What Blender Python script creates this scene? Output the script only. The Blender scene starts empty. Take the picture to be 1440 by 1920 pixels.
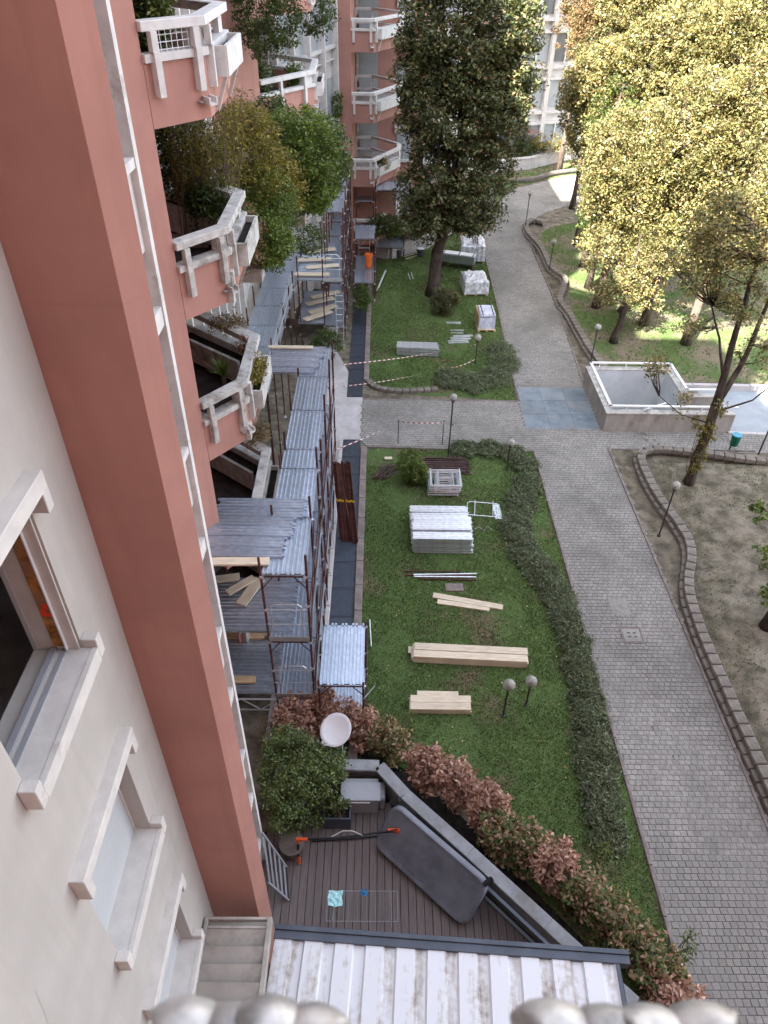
import bpy, math, random
import numpy as np
from mathutils import Vector
random.seed(7); RNG = np.random.default_rng(7)
S = bpy.context.scene; COL = S.collection
# ------------------------------------------------------------------ camera
EYE = np.array([0.0, 0.0, 15.3])                       # metres; the lawn is z = 0
PITCH, YAW, ROLL, FPX = math.radians(39.41), math.radians(0.771), math.radians(1.135), 1365.7
_f = np.array([math.sin(YAW)*math.cos(PITCH), math.cos(YAW)*math.cos(PITCH), -math.sin(PITCH)])
_r = np.array([math.cos(YAW), -math.sin(YAW), 0.0]); _u = np.cross(_r, _f)
RT = math.cos(ROLL)*_r + math.sin(ROLL)*_u; UP = -math.sin(ROLL)*_r + math.cos(ROLL)*_u; FW = _f
cam = bpy.data.cameras.new('camera'); camo = bpy.data.objects.new('camera', cam); COL.objects.link(camo)
from mathutils import Matrix
camo.matrix_world = Matrix(((RT[0], UP[0], -FW[0], EYE[0]), (RT[1], UP[1], -FW[1], EYE[1]), (RT[2], UP[2], -FW[2], EYE[2]), (0, 0, 0, 1)))
cam.sensor_fit = 'VERTICAL'; cam.sensor_height = 32.0; cam.lens = FPX/1920*32.0
cam.clip_start = 0.05; cam.clip_end = 900
cam.dof.use_dof = True; cam.dof.focus_distance = 15.0; cam.dof.aperture_fstop = 6.5
S.camera = camo
# ------------------------------------------------------------------ light
SUN_EL, SUN_AZ = math.radians(42), math.radians(35)    # travels towards +Y turned 35 degrees to +X
sdir = Vector((math.sin(SUN_AZ)*math.cos(SUN_EL), math.cos(SUN_AZ)*math.cos(SUN_EL), -math.sin(SUN_EL)))
sl = bpy.data.lights.new('sun', 'SUN'); sl.energy = 5.0; sl.angle = math.radians(0.5); sl.color = (1.0, 0.93, 0.82)
so = bpy.data.objects.new('sun', sl); so.rotation_euler = sdir.to_track_quat('-Z', 'Y').to_euler(); COL.objects.link(so)
W = bpy.data.worlds.new('World'); S.world = W; W.use_nodes = True
wt = W.node_tree; wt.nodes.clear()
sky = wt.nodes.new('ShaderNodeTexSky'); sky.sky_type = 'NISHITA'; sky.sun_disc = False
sky.sun_elevation = SUN_EL; sky.sun_rotation = math.atan2(-sdir.x, -sdir.y)
sky.air_density = 1.0; sky.dust_density = 1.5; sky.ozone_density = 1.0
hs = wt.nodes.new('ShaderNodeHueSaturation'); hs.inputs['Saturation'].default_value = 0.42
bg = wt.nodes.new('ShaderNodeBackground'); bg.inputs['Strength'].default_value = 0.15
wo = wt.nodes.new('ShaderNodeOutputWorld')
wt.links.new(sky.outputs[0], hs.inputs['Color']); wt.links.new(hs.outputs[0], bg.inputs[0]); wt.links.new(bg.outputs[0], wo.inputs[0])
S.view_settings.view_transform = 'Standard'; S.view_settings.look = 'None'
S.view_settings.gamma = 1.0; S.view_settings.use_curve_mapping = False
S.view_settings.exposure = 2.9
S.render.engine = 'CYCLES'
S.cycles.max_bounces = 8; S.cycles.diffuse_bounces = 4; S.cycles.transparent_max_bounces = 8

# ------------------------------------------------------------------ helpers
def ray(px, py): return FW + RT*((px-720)/FPX) - UP*((py-960)/FPX)
def G(px, py, z=0.0):                                  # survey: where a sight line meets the level z
    d = ray(px, py); t = (z-EYE[2])/d[2]; return Vector(EYE + d*t)
def GY(px, py, y):
    d = ray(px, py); t = y/d[1]; return Vector(EYE + d*t)

def nodes(name):
    m = bpy.data.materials.new(name); m.use_nodes = True
    return m, m.node_tree.nodes, m.node_tree.links, m.node_tree.nodes['Principled BSDF']
def mat(name, col, rough=0.8, metal=0.0, var=0.12, scale=3.0, bump=0.0, bscale=40.0, island=0.0, col2=None, stain=0.0, spec=0.3, trans=0.0, stretch=None, streak=None, dirt=None, dscale=0.8, dlo=0.5, dhi=0.7):
    m, N, L, b = nodes(name)
    b.inputs['Roughness'].default_value = rough; b.inputs['Metallic'].default_value = metal
    b.inputs['Specular IOR Level'].default_value = spec
    tc = N.new('ShaderNodeTexCoord'); src = tc.outputs['Object']
    if stretch:
        mp = N.new('ShaderNodeMapping'); mp.inputs['Scale'].default_value = stretch; L.new(src, mp.inputs[0]); src = mp.outputs[0]
    nz = N.new('ShaderNodeTexNoise'); nz.inputs['Scale'].default_value = scale; nz.inputs['Detail'].default_value = 8; nz.inputs['Roughness'].default_value = 0.62
    L.new(src, nz.inputs['Vector'])
    c2 = col2 or tuple(c*(1-2.2*var) for c in col)
    c1 = tuple(min(1, c*(1+var)) for c in col) if not col2 else col
    mx = N.new('ShaderNodeMix'); mx.data_type = 'RGBA'
    rp = N.new('ShaderNodeMapRange'); rp.inputs['From Min'].default_value = 0.35; rp.inputs['From Max'].default_value = 0.65
    L.new(nz.outputs[0], rp.inputs[0]); L.new(rp.outputs[0], mx.inputs[0])
    mx.inputs[6].default_value = (*c2, 1); mx.inputs[7].default_value = (*c1, 1)
    out = mx.outputs[2]
    if dirt:
        n2 = N.new('ShaderNodeTexNoise'); n2.inputs['Scale'].default_value = dscale; n2.inputs['Detail'].default_value = 10; n2.inputs['Roughness'].default_value = 0.7
        L.new(src, n2.inputs['Vector'])
        r2 = N.new('ShaderNodeMapRange'); r2.inputs['From Min'].default_value = dlo; r2.inputs['From Max'].default_value = dhi
        L.new(n2.outputs[0], r2.inputs[0])
        m2 = N.new('ShaderNodeMix'); m2.data_type = 'RGBA'; L.new(r2.outputs[0], m2.inputs[0]); L.new(out, m2.inputs[6]); m2.inputs[7].default_value = (*dirt, 1)
        out = m2.outputs[2]
    if streak:
        mps = N.new('ShaderNodeMapping'); mps.inputs['Scale'].default_value = (2.2, 2.2, .13); L.new(tc.outputs['Object'], mps.inputs[0])
        ns = N.new('ShaderNodeTexNoise'); ns.inputs['Scale'].default_value = 2.6; ns.inputs['Detail'].default_value = 7; ns.inputs['Roughness'].default_value = .6; L.new(mps.outputs[0], ns.inputs['Vector'])
        rs_ = N.new('ShaderNodeMapRange'); rs_.inputs['From Min'].default_value = .48; rs_.inputs['From Max'].default_value = .78; rs_.inputs['To Max'].default_value = .8; L.new(ns.outputs[0], rs_.inputs[0])
        ms = N.new('ShaderNodeMix'); ms.data_type = 'RGBA'; L.new(rs_.outputs[0], ms.inputs[0]); L.new(out, ms.inputs[6]); ms.inputs[7].default_value = (*streak, 1); out = ms.outputs[2]
    if island:
        ge = N.new('ShaderNodeNewGeometry'); oi = N.new('ShaderNodeObjectInfo')
        ad = N.new('ShaderNodeMath'); ad.operation = 'ADD'; L.new(ge.outputs['Random Per Island'], ad.inputs[0]); L.new(oi.outputs['Random'], ad.inputs[1])
        fr = N.new('ShaderNodeMath'); fr.operation = 'FRACT'; L.new(ad.outputs[0], fr.inputs[0])
        r3 = N.new('ShaderNodeMapRange'); r3.inputs['To Min'].default_value = 1-island; r3.inputs['To Max'].default_value = 1+island
        L.new(fr.outputs[0], r3.inputs[0])
        m3 = N.new('ShaderNodeVectorMath'); m3.operation = 'SCALE'; L.new(out, m3.inputs[0]); L.new(r3.outputs[0], m3.inputs['Scale']); out = m3.outputs[0]
    L.new(out, b.inputs['Base Color'])
    if bump:
        n4 = N.new('ShaderNodeTexNoise'); n4.inputs['Scale'].default_value = bscale; n4.inputs['Detail'].default_value = 5
        L.new(src, n4.inputs['Vector'])
        bp = N.new('ShaderNodeBump'); bp.inputs['Strength'].default_value = bump; bp.inputs['Distance'].default_value = 0.02
        L.new(n4.outputs[0], bp.inputs['Height']); L.new(bp.outputs[0], b.inputs['Normal'])
    return m
def leafmat(name, cols, rough=0.5, trans=0.35, spec=0.35):
    m, N, L, b = nodes(name)
    ge = N.new('ShaderNodeNewGeometry'); cr = N.new('ShaderNodeValToRGB'); cr.color_ramp.interpolation = 'LINEAR'
    e = cr.color_ramp.elements
    for i, (p, c) in enumerate(cols):
        el = e[i] if i < 2 else e.new(p)
        el.position = p; el.color = (*c, 1)
    L.new(ge.outputs['Random Per Island'], cr.inputs[0])
    tc = N.new('ShaderNodeTexCoord'); nz = N.new('ShaderNodeTexNoise'); nz.inputs['Scale'].default_value = 1.1; nz.inputs['Detail'].default_value = 3
    L.new(tc.outputs['Object'], nz.inputs['Vector'])
    rp = N.new('ShaderNodeMapRange'); rp.inputs['From Min'].default_value = .3; rp.inputs['From Max'].default_value = .7; rp.inputs['To Min'].default_value = .7; rp.inputs['To Max'].default_value = 1.25
    L.new(nz.outputs[0], rp.inputs[0])
    sc = N.new('ShaderNodeVectorMath'); sc.operation = 'SCALE'; L.new(cr.outputs[0], sc.inputs[0]); L.new(rp.outputs[0], sc.inputs['Scale'])
    L.new(sc.outputs[0], b.inputs['Base Color']); b.inputs['Roughness'].default_value = rough; b.inputs['Specular IOR Level'].default_value = spec
    tr = N.new('ShaderNodeBsdfTranslucent'); s2 = N.new('ShaderNodeVectorMath'); s2.operation = 'MULTIPLY'; s2.inputs[1].default_value = (1.25, 1.15, .5)
    L.new(sc.outputs[0], s2.inputs[0]); L.new(s2.outputs[0], tr.inputs[0])
    mx = N.new('ShaderNodeMixShader'); mx.inputs[0].default_value = trans
    L.new(b.outputs[0], mx.inputs[1]); L.new(tr.outputs[0], mx.inputs[2]); L.new(mx.outputs[0], N['Material Output'].inputs[0])
    return m

def npmesh(name, V, F, material, smooth=False):
    V = np.asarray(V, dtype=np.float32); F = np.asarray(F, dtype=np.int32); k = F.shape[1]
    me = bpy.data.meshes.new(name); me.vertices.add(len(V)); me.vertices.foreach_set('co', V.ravel())
    me.loops.add(F.size); me.loops.foreach_set('vertex_index', F.ravel()); me.polygons.add(len(F))
    me.polygons.foreach_set('loop_start', np.arange(0, F.size, k, dtype=np.int32)); me.polygons.foreach_set('loop_total', np.full(len(F), k, dtype=np.int32))
    me.update(calc_edges=True); me.validate()
    if smooth: me.polygons.foreach_set('use_smooth', np.ones(len(me.polygons), dtype=bool))
    me.materials.append(material); return me
def link(name, data, parent=None, loc=None, rot=None, kind=None):
    o = bpy.data.objects.new(name, data); COL.objects.link(o)
    if parent: o.parent = parent
    if loc is not None: o.location = loc
    if rot is not None: o.rotation_euler = rot if hasattr(rot, '__len__') else (0, 0, rot)
    if kind: o['kind'] = kind
    return o
def tag(o, label, cat, group=None):
    o['label'] = label; o['category'] = cat
    if group: o['group'] = group
    return o
def thing(name, label, cat, loc=(0, 0, 0), rz=0.0, group=None):
    o = bpy.data.objects.new(name, None); COL.objects.link(o); o.empty_display_size = 0.2
    o.location = loc; o.rotation_euler = (0, 0, rz); return tag(o, label, cat, group)
def copytree(r, loc, rz=None, label=None, parent=None):
    c = r.copy(); COL.objects.link(c)
    if parent: c.parent = parent
    else: c.location = loc
    if rz is not None: c.rotation_euler = (0, 0, rz)
    if label: c['label'] = label
    for ch in r.children: copytree(ch, None, parent=c)
    return c
class MB:
    def __init__(s): s.v = []; s.f = []
    def add(s, vs, fs):
        n = len(s.v); s.v += [tuple(v) for v in vs]; s.f += [tuple(i+n for i in f) for f in fs]; return s
    def box(s, x0, x1, y0, y1, z0, z1):
        v = [(x, y, z) for z in (z0, z1) for x, y in ((x0, y0), (x1, y0), (x1, y1), (x0, y1))]
        return s.add(v, [(3, 2, 1, 0), (4, 5, 6, 7), (0, 1, 5, 4), (1, 2, 6, 5), (2, 3, 7, 6), (3, 0, 4, 7)])
    def bar(s, p, q, w, h, up=(0, 0, 1)):               # rectangular bar from p to q
        p, q = Vector(p), Vector(q); d = (q-p).normalized(); u = Vector(up)
        sd = d.cross(u)
        if sd.length < 1e-4: sd = d.cross(Vector((1, 0, 0)))
        sd.normalize(); u = sd.cross(d)
        v = [c + sd*a*w/2 + u*b*h/2 for c in (p, q) for a, b in ((-1, -1), (1, -1), (1, 1), (-1, 1))]
        return s.add(v, [(3, 2, 1, 0), (4, 5, 6, 7), (0, 1, 5, 4), (1, 2, 6, 5), (2, 3, 7, 6), (3, 0, 4, 7)])
    def tube(s, pts, r, n=8, cap=True):
        pts = [Vector(p) for p in pts]; rs = r if hasattr(r, '__len__') else [r]*len(pts); rings = []
        a = None
        for i, p in enumerate(pts):
            d = (pts[min(i+1, len(pts)-1)]-pts[max(i-1, 0)])
            d = d.normalized() if d.length > 0 else Vector((0, 0, 1))
            if a is None: a = d.cross(Vector((0, 0, 1))) if abs(d.z) < .95 else d.cross(Vector((1, 0, 0)))
            a = (a - d*a.dot(d)).normalized(); b = d.cross(a)
            rings.append([p + (a*math.cos(2*math.pi*k/n)+b*math.sin(2*math.pi*k/n))*rs[i] for k in range(n)])
        v = [x for R in rings for x in R]
        f = [(i*n+k, i*n+(k+1) % n, (i+1)*n+(k+1) % n, (i+1)*n+k) for i in range(len(pts)-1) for k in range(n)]
        if cap: f += [tuple(range(n-1, -1, -1)), tuple((len(pts)-1)*n+k for k in range(n))]
        return s.add(v, f)
    def prism(s, poly, z0, z1):
        n = len(poly); v = [(x, y, z0) for x, y in poly]+[(x, y, z1) for x, y in poly]
        return s.add(v, [tuple(range(n-1, -1, -1)), tuple(range(n, 2*n))]+[(i, (i+1) % n, n+(i+1) % n, n+i) for i in range(n)])
    def sphere(s, c, r, nu=16, nv=10, sz=1.0):
        v = [(c[0], c[1], c[2]+r*sz)]; f = []
        for j in range(1, nv):
            t = math.pi*j/nv
            v += [(c[0]+r*math.sin(t)*math.cos(2*math.pi*k/nu), c[1]+r*math.sin(t)*math.sin(2*math.pi*k/nu), c[2]+r*sz*math.cos(t)) for k in range(nu)]
        v.append((c[0], c[1], c[2]-r*sz))
        f += [(0, 1+k, 1+(k+1) % nu) for k in range(nu)]
        for j in range(nv-2):
            for k in range(nu): f.append((1+j*nu+k, 1+(j+1)*nu+k, 1+(j+1)*nu+(k+1) % nu, 1+j*nu+(k+1) % nu))
        f += [(len(v)-1, 1+(nv-2)*nu+(k+1) % nu, 1+(nv-2)*nu+k) for k in range(nu)]
        return s.add(v, f)
    def mesh(s, name, material, off=None, smooth=False, bevel=0):
        me = bpy.data.meshes.new(name); v = s.v
        if off is not None: v = [(a[0]-off[0], a[1]-off[1], a[2]-off[2]) for a in v]
        me.from_pydata(v, [], s.f); me.materials.append(material)
        if smooth: me.polygons.foreach_set('use_smooth', [True]*len(me.polygons))
        me.update(); return me
    def obj(s, name, material, parent=None, smooth=False, kind=None, world=False):
        off = parent.location if (parent is not None and world) else None
        o = link(name, s.mesh(name, material, off, smooth), parent, kind=kind)
        return o
def bev(o, w=0.008, seg=1):
    m = o.modifiers.new('bevel', 'BEVEL'); m.width = w; m.segments = seg; m.limit_method = 'ANGLE'; return o
def B(*a): return MB().box(*a)

# ------------------------------------------------------------------ materials
M = {}
M['grey_wall'] = mat('grey_render', (.48, .455, .42), .9, streak=(.42, .39, .355), var=.035, scale=1.6, bump=.06, bscale=180, dirt=(.42, .395, .365), dscale=.9, dlo=.5, dhi=.85)
M['pink'] = mat('pink_render', (.445, .235, .19), .92, streak=(.37, .182, .148), var=.06, scale=.9, bump=.1, bscale=160, dirt=(.395, .21, .18), dscale=.5, dlo=.48, dhi=.8)
M['white_conc'] = mat('white_painted_concrete', (.62, .60, .58), .85, var=.06, scale=4, bump=.15, bscale=60, dirt=(.30, .28, .25), dscale=2.4, dlo=.58, dhi=.75)
M['white_weathered'] = mat('weathered_white_concrete', (.52, .50, .47), .9, var=.12, scale=5, bump=.3, bscale=50, dirt=(.20, .18, .155), dscale=2.2, dlo=.5, dhi=.68)
M['trim'] = mat('pale_stone_trim', (.63, .605, .565), .85, var=.05, scale=5, bump=.12, bscale=90, dirt=(.45, .41, .37), dscale=3, dlo=.6, dhi=.75)
M['shutter'] = mat('pale_roller_shutter', (.50, .52, .53), .6, var=.03, scale=1.2)
M['white_paint'] = mat('white_paint', (.75, .76, .77), .5, var=.04, scale=3)
M['dark_in'] = mat('dark_interior', (.035, .03, .03), .9, var=.2)
M['grey_in'] = mat('grey_interior', (.50, .47, .46), .9, var=.1)
M['galv'] = mat('galvanised_steel', (.52, .59, .69), .38, .8, var=.10, scale=5, bump=.1, bscale=60, island=.10, dirt=(.43, .48, .56), dscale=1.3)  # blue tint of the reflected sky is put into the base colour
M['galvb'] = mat('bright_galvanised_steel', (.72, .75, .78), .35, .7, var=.08, scale=8, island=.12)
M['rust'] = mat('brown_painted_steel', (.105, .040, .033), .6, .2, var=.25, scale=12, bump=.2, bscale=70, island=.25)
M['rust2'] = mat('dark_weathered_steel', (.10, .06, .055), .7, .2, var=.25, scale=12, island=.25)
M['wood'] = mat('pale_new_timber', (.66, .56, .42), .7, var=.10, scale=3, stretch=(1, 9, 9), bump=.1, bscale=20, island=.06)
M['wood2'] = mat('tan_board', (.55, .40, .24), .75, var=.12, scale=3, bump=.1, bscale=20, island=.12)
M['wood_raw'] = mat('orange_brown_board', (.45, .20, .06), .8, var=.3, scale=8, dirt=(.35, .25, .17), dscale=6)
M['soil'] = mat('bare_soil', (.165, .142, .105), 1, var=.25, scale=2.2, bump=.9, bscale=24, dirt=(.225, .195, .155), dscale=1.1, dlo=.52, dhi=.68)
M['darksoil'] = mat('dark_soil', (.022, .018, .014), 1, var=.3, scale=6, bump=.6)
M['paver'] = mat('grey_paver', (.29, .276, .252), .88, var=.10, scale=9, bump=.25, bscale=70, island=.08, dirt=(.17, .162, .148), dscale=.38, dlo=.42, dhi=.66)
M['joint'] = mat('sandy_joint', (.16, .147, .13), 1, var=.2, scale=20)
M['kerb'] = mat('brownish_kerb_stone', (.215, .18, .165), .9, var=.14, scale=6, bump=.4, island=.10)
M['border'] = mat('border_block', (.205, .18, .155), .92, var=.16, scale=7, bump=.5, bscale=50, island=.13)
M['conc'] = mat('pale_concrete_slab', (.50, .475, .47), .9, var=.09, scale=1.5, bump=.2, dirt=(.38, .36, .35), dscale=2.5)
M['concwall'] = mat('stained_concrete', (.36, .33, .30), .9, var=.12, scale=2, bump=.25, dirt=(.22, .195, .17), dscale=1.6, stretch=(1, 1, .5))
M['pitwall'] = mat('pale_blue_grey_paint', (.55, .58, .60), .7, var=.05, scale=1.2, dirt=(.42, .44, .46), dscale=.8)
M['bluegrey'] = mat('blue_grey_resin', (.30, .34, .37), .55, var=.07, scale=1.5, dirt=(.22, .25, .29), dscale=.7)
M['plate'] = mat('steel_cover_plate', (.20, .245, .285), .45, .3, var=.14, scale=1.8, dirt=(.22, .19, .18), dscale=.9, island=.14)
M['grate'] = mat('dark_grating', (.082, .095, .12), .55, .5, var=.10, scale=4, island=.07)
M['deck'] = mat('brown_composite_deck', (.155, .125, .118), .75, var=.10, scale=3, stretch=(12, 1, 1), bump=.2, bscale=40, island=.07)
M['anth'] = mat('anthracite_paint', (.085, .10, .125), .45, .1, var=.10, scale=3)
M['terrwall'] = mat('grey_painted_wall', (.25, .26, .27), .85, var=.10, scale=3, bump=.2, dirt=(.15, .14, .13), dscale=2)
M['plasticgrey'] = mat('mid_grey_plastic', (.30, .31, .33), .5, var=.04)
M['cover'] = mat('dark_grey_fabric_cover', (.16, .17, .20), .6, var=.14, scale=2, bump=.25, bscale=9)
M['black'] = mat('black_metal', (.02, .02, .022), .45, .2, var=.1)
M['orange'] = mat('orange_plastic', (.72, .10, .025), .5, var=.08)
M['barrel'] = mat('bright_orange_plastic', (.80, .16, .03), .5, var=.06)
M['plastwrap'] = mat('clear_shrink_wrap', (.62, .64, .68), .22, 0, var=.22, scale=7, bump=1.0, bscale=10, spec=.8)
M['palewrap'] = mat('lilac_white_foil', (.56, .58, .70), .35, 0, var=.15, scale=5, bump=.6, bscale=8)
M['lampgl'] = mat('frosted_globe', (.42, .41, .37), .22, 0, var=.10, scale=9, spec=.8, dirt=(.25, .24, .2), dscale=5)
M['lampgl'].node_tree.nodes['Principled BSDF'].inputs['Alpha'].default_value = .62
M['pole'] = mat('grey_brown_pole', (.07, .062, .06), .6, .3, var=.15)
M['tube'] = mat('dull_galvanised_tube', (.42, .40, .38), .5, .6, var=.25, scale=30, dirt=(.28, .24, .20), dscale=14)
M['green_bin'] = mat('green_bin', (.01, .13, .075), .5, var=.1)
M['blue_bag'] = mat('blue_bin_bag', (.04, .28, .42), .4, var=.1)
M['bark'] = mat('tree_bark', (.075, .056, .047), .95, var=.28, scale=8, bump=.9, bscale=18, stretch=(1, 1, .25))
M['twig'] = mat('pale_brown_bark', (.16, .125, .10), .95, var=.28, scale=8, bump=.6, bscale=18, stretch=(1, 1, .25))
M['stem'] = mat('pale_stem', (.16, .12, .085), .9, var=.2)
M['tape'] = None
M['teal'] = mat('patterned_cloth', (.10, .50, .50), .9, var=.1, scale=40, col2=(.65, .80, .80))
M['bluecloth'] = mat('blue_cloth', (.05, .22, .42), .9, var=.2)
M['dish'] = mat('white_dish', (.70, .73, .75), .45, var=.03)
M['tiles'] = mat('pale_tile', (.36, .33, .31), .85, var=.12)
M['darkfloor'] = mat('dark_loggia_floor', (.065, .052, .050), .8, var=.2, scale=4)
M['glass'] = mat('grey_window_glass', (.10, .115, .13), .08, 0, var=.1, scale=.8, spec=.8)
M['curtain'] = mat('pale_curtained_glass', (.34, .37, .39), .25, 0, var=.06, scale=1.0, spec=.6)
M['louvre'] = mat('beige_louvre', (.43, .40, .355), .6, var=.06, scale=2, dirt=(.28, .25, .22), dscale=1.6)
M['fur'] = mat('dark_parasol_cloth', (.16, .11, .095), .9, var=.1)
M['pot'] = mat('terracotta_grey_pot', (.16, .13, .11), .8, var=.15)
M['yellow'] = mat('yellow_clip', (.75, .50, .03), .5, var=.05)
M['redspray'] = mat('red_spray_paint', (.9, .07, .03), .6, var=.1)
M['leaf_dark'] = leafmat('dark_green_leaf', [(0, (.022, .050, .012)), (1, (.16, .16, .035)), (.35, (.045, .080, .018)), (.85, (.085, .115, .028))])
M['leaf_mag'] = leafmat('olive_brown_green_leaf', [(0, (.04, .055, .024)), (1, (.28, .17, .10)), (.4, (.08, .10, .04)), (.8, (.14, .15, .06))], trans=.28)
M['leaf_sun'] = leafmat('yellowing_green_leaf', [(0, (.07, .08, .03)), (1, (.46, .31, .16)), (.5, (.165, .165, .062)), (.85, (.31, .26, .11))], rough=.4, trans=.3)
M['leaf_brown'] = leafmat('dry_brown_leaf', [(0, (.10, .11, .04)), (1, (.30, .17, .10)), (.4, (.20, .15, .07)), (.75, (.20, .12, .07))])
M['leaf_copper'] = leafmat('copper_leaf', [(0, (.22, .11, .08)), (1, (.66, .44, .33)), (.4, (.38, .205, .15)), (.8, (.52, .32, .235))], trans=.15)
M['leaf_copgreen'] = leafmat('copper_and_green_leaf', [(0, (.05, .085, .02)), (1, (.50, .32, .20)), (.5, (.13, .17, .05)), (.62, (.30, .18, .11))], trans=.2)
M['leaf_green'] = leafmat('fresh_green_leaf', [(0, (.045, .085, .016)), (1, (.25, .30, .07)), (.5, (.10, .155, .03)), (.8, (.15, .20, .04))])
M['leaf_laurel'] = leafmat('glossy_dark_green_leaf', [(0, (.03, .055, .018)), (1, (.26, .28, .09)), (.5, (.08, .12, .033)), (.85, (.14, .18, .05))], rough=.3, trans=.15)
M['leaf_bamboo'] = leafmat('yellow_bamboo_leaf', [(0, (.10, .095, .02)), (1, (.36, .30, .07)), (.5, (.17, .15, .035))])
M['leaf_jun'] = leafmat('grey_green_needle', [(0, (.08, .105, .055)), (1, (.32, .30, .18)), (.5, (.125, .17, .085)), (.85, (.19, .225, .12))], trans=.05)
M['grassblade'] = leafmat('grass_blade', [(0, (.07, .108, .035)), (1, (.24, .26, .10)), (.5, (.098, .15, .046)), (.8, (.135, .18, .058))], rough=.7, trans=.25)
M['fallen'] = leafmat('fallen_leaf', [(0, (.35, .24, .12)), (1, (.62, .52, .38)), (.5, (.45, .30, .16))])
def lawnmat(nm='lawn_turf', lo=.34, hi=.47):
    m, N, L, b = nodes(nm); b.inputs['Roughness'].default_value = .95; b.inputs['Specular IOR Level'].default_value = .1
    tc = N.new('ShaderNodeTexCoord')
    a = N.new('ShaderNodeTexNoise'); a.inputs['Scale'].default_value = .55; a.inputs['Detail'].default_value = 9; a.inputs['Roughness'].default_value = .65
    c = N.new('ShaderNodeTexNoise'); c.inputs['Scale'].default_value = 28; c.inputs['Detail'].default_value = 6
    for n in (a, c): L.new(tc.outputs['Object'], n.inputs['Vector'])
    r = N.new('ShaderNodeValToRGB'); e = r.color_ramp.elements
    e[0].position = lo; e[0].color = (.16, .13, .08, 1) if lo < .38 else (.20, .165, .12, 1); e[1].position = hi; e[1].color = (.088, .135, .045, 1)
    x = e.new(.62); x.color = (.098, .152, .050, 1)
    L.new(a.outputs[0], r.inputs[0])
    mr = N.new('ShaderNodeMapRange'); mr.inputs['From Min'].default_value = .3; mr.inputs['From Max'].default_value = .7; mr.inputs['To Min'].default_value = .7; mr.inputs['To Max'].default_value = 1.25
    L.new(c.outputs[0], mr.inputs[0])
    s = N.new('ShaderNodeVectorMath'); s.operation = 'SCALE'; L.new(r.outputs[0], s.inputs[0]); L.new(mr.outputs[0], s.inputs['Scale'])
    L.new(s.outputs[0], b.inputs['Base Color'])
    bp = N.new('ShaderNodeBump'); bp.inputs['Strength'].default_value = 1; bp.inputs['Distance'].default_value = .04; L.new(c.outputs[0], bp.inputs['Height']); L.new(bp.outputs[0], b.inputs['Normal'])
    return m
M['lawn'] = lawnmat(); M['turf'] = lawnmat('patchy_turf', .40, .56)
def tapemat():
    m, N, L, b = nodes('red_white_tape'); tc = N.new('ShaderNodeTexCoord'); w = N.new('ShaderNodeTexWave')
    w.wave_type = 'BANDS'; w.bands_direction = 'X'; w.inputs['Scale'].default_value = 1.6; w.inputs['Distortion'].default_value = 0
    L.new(tc.outputs['Object'], w.inputs['Vector'])
    r = N.new('ShaderNodeValToRGB'); r.color_ramp.interpolation = 'CONSTANT'; r.color_ramp.elements[0].color = (.35, .05, .04, 1); r.color_ramp.elements[1].position = .5; r.color_ramp.elements[1].color = (.75, .73, .70, 1)
    L.new(w.outputs['Color'], r.inputs[0]); L.new(r.outputs[0], b.inputs['Base Color']); return m
M['tape'] = tapemat()
def roofmat(nm='stained_white_roof_sheet', sh=0.):                                          # dirt lies along the ribs of the sheet, as run-off leaves it
    m, N, L, b = nodes(nm); b.inputs['Roughness'].default_value = .42
    tc = N.new('ShaderNodeTexCoord'); mp = N.new('ShaderNodeMapping'); mp.inputs['Scale'].default_value = (3.2, .32, 1)
    L.new(tc.outputs['Object'], mp.inputs[0])
    n = N.new('ShaderNodeTexNoise'); n.inputs['Scale'].default_value = 1.6; n.inputs['Detail'].default_value = 8; n.inputs['Roughness'].default_value = .6; L.new(mp.outputs[0], n.inputs['Vector'])
    n2 = N.new('ShaderNodeTexNoise'); n2.inputs['Scale'].default_value = 11; n2.inputs['Detail'].default_value = 8; L.new(tc.outputs['Object'], n2.inputs['Vector'])
    mu = N.new('ShaderNodeMath'); mu.operation = 'MULTIPLY_ADD'; mu.inputs[1].default_value = .35; L.new(n2.outputs[0], mu.inputs[0]); L.new(n.outputs[0], mu.inputs[2])
    r = N.new('ShaderNodeValToRGB'); e = r.color_ramp.elements; e[0].position = .70-sh; e[0].color = (.70, .72, .74, 1); e[1].position = .95-sh; e[1].color = (.24, .20, .165, 1)
    x = e.new(.80-sh); x.color = (.55, .53, .50, 1)
    L.new(mu.outputs[0], r.inputs[0]); L.new(r.outputs[0], b.inputs['Base Color']); return m
M['roof'] = roofmat(); M['roof_valley'] = roofmat('dirty_roof_valley', .08)

# ------------------------------------------------------------------ foliage builders
def leaves(pts, size, jitter=.35, flat=.35, aspect=.55, down=0.0, rng=RNG):
    """kite-shaped leaf faces with a small fold round the given points"""
    n = len(pts); P = np.asarray(pts, dtype=np.float32)
    nor = rng.normal(size=(n, 3)); nor[:, 2] = np.abs(nor[:, 2])+flat*2; nor /= np.linalg.norm(nor, axis=1)[:, None]
    a = rng.normal(size=(n, 3)); a[:, 2] -= down; a -= nor*(a*nor).sum(1)[:, None]; a /= np.linalg.norm(a, axis=1)[:, None]
    b = np.cross(nor, a); s = size*(1+jitter*rng.uniform(-1, 1, size=n))[:, None]
    base = P-a*s*.5; tip = P+a*s*.5; mid = P-a*s*.05
    l = mid+b*s*aspect*.5+nor*s*.10; r = mid-b*s*aspect*.5+nor*s*.10
    V = np.stack([base, r, tip, l], 1).reshape(-1, 3)
    k = np.arange(n)*4
    F = np.concatenate([np.stack([k, k+1, k+2], 1), np.stack([k, k+2, k+3], 1)])
    return V, F
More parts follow.
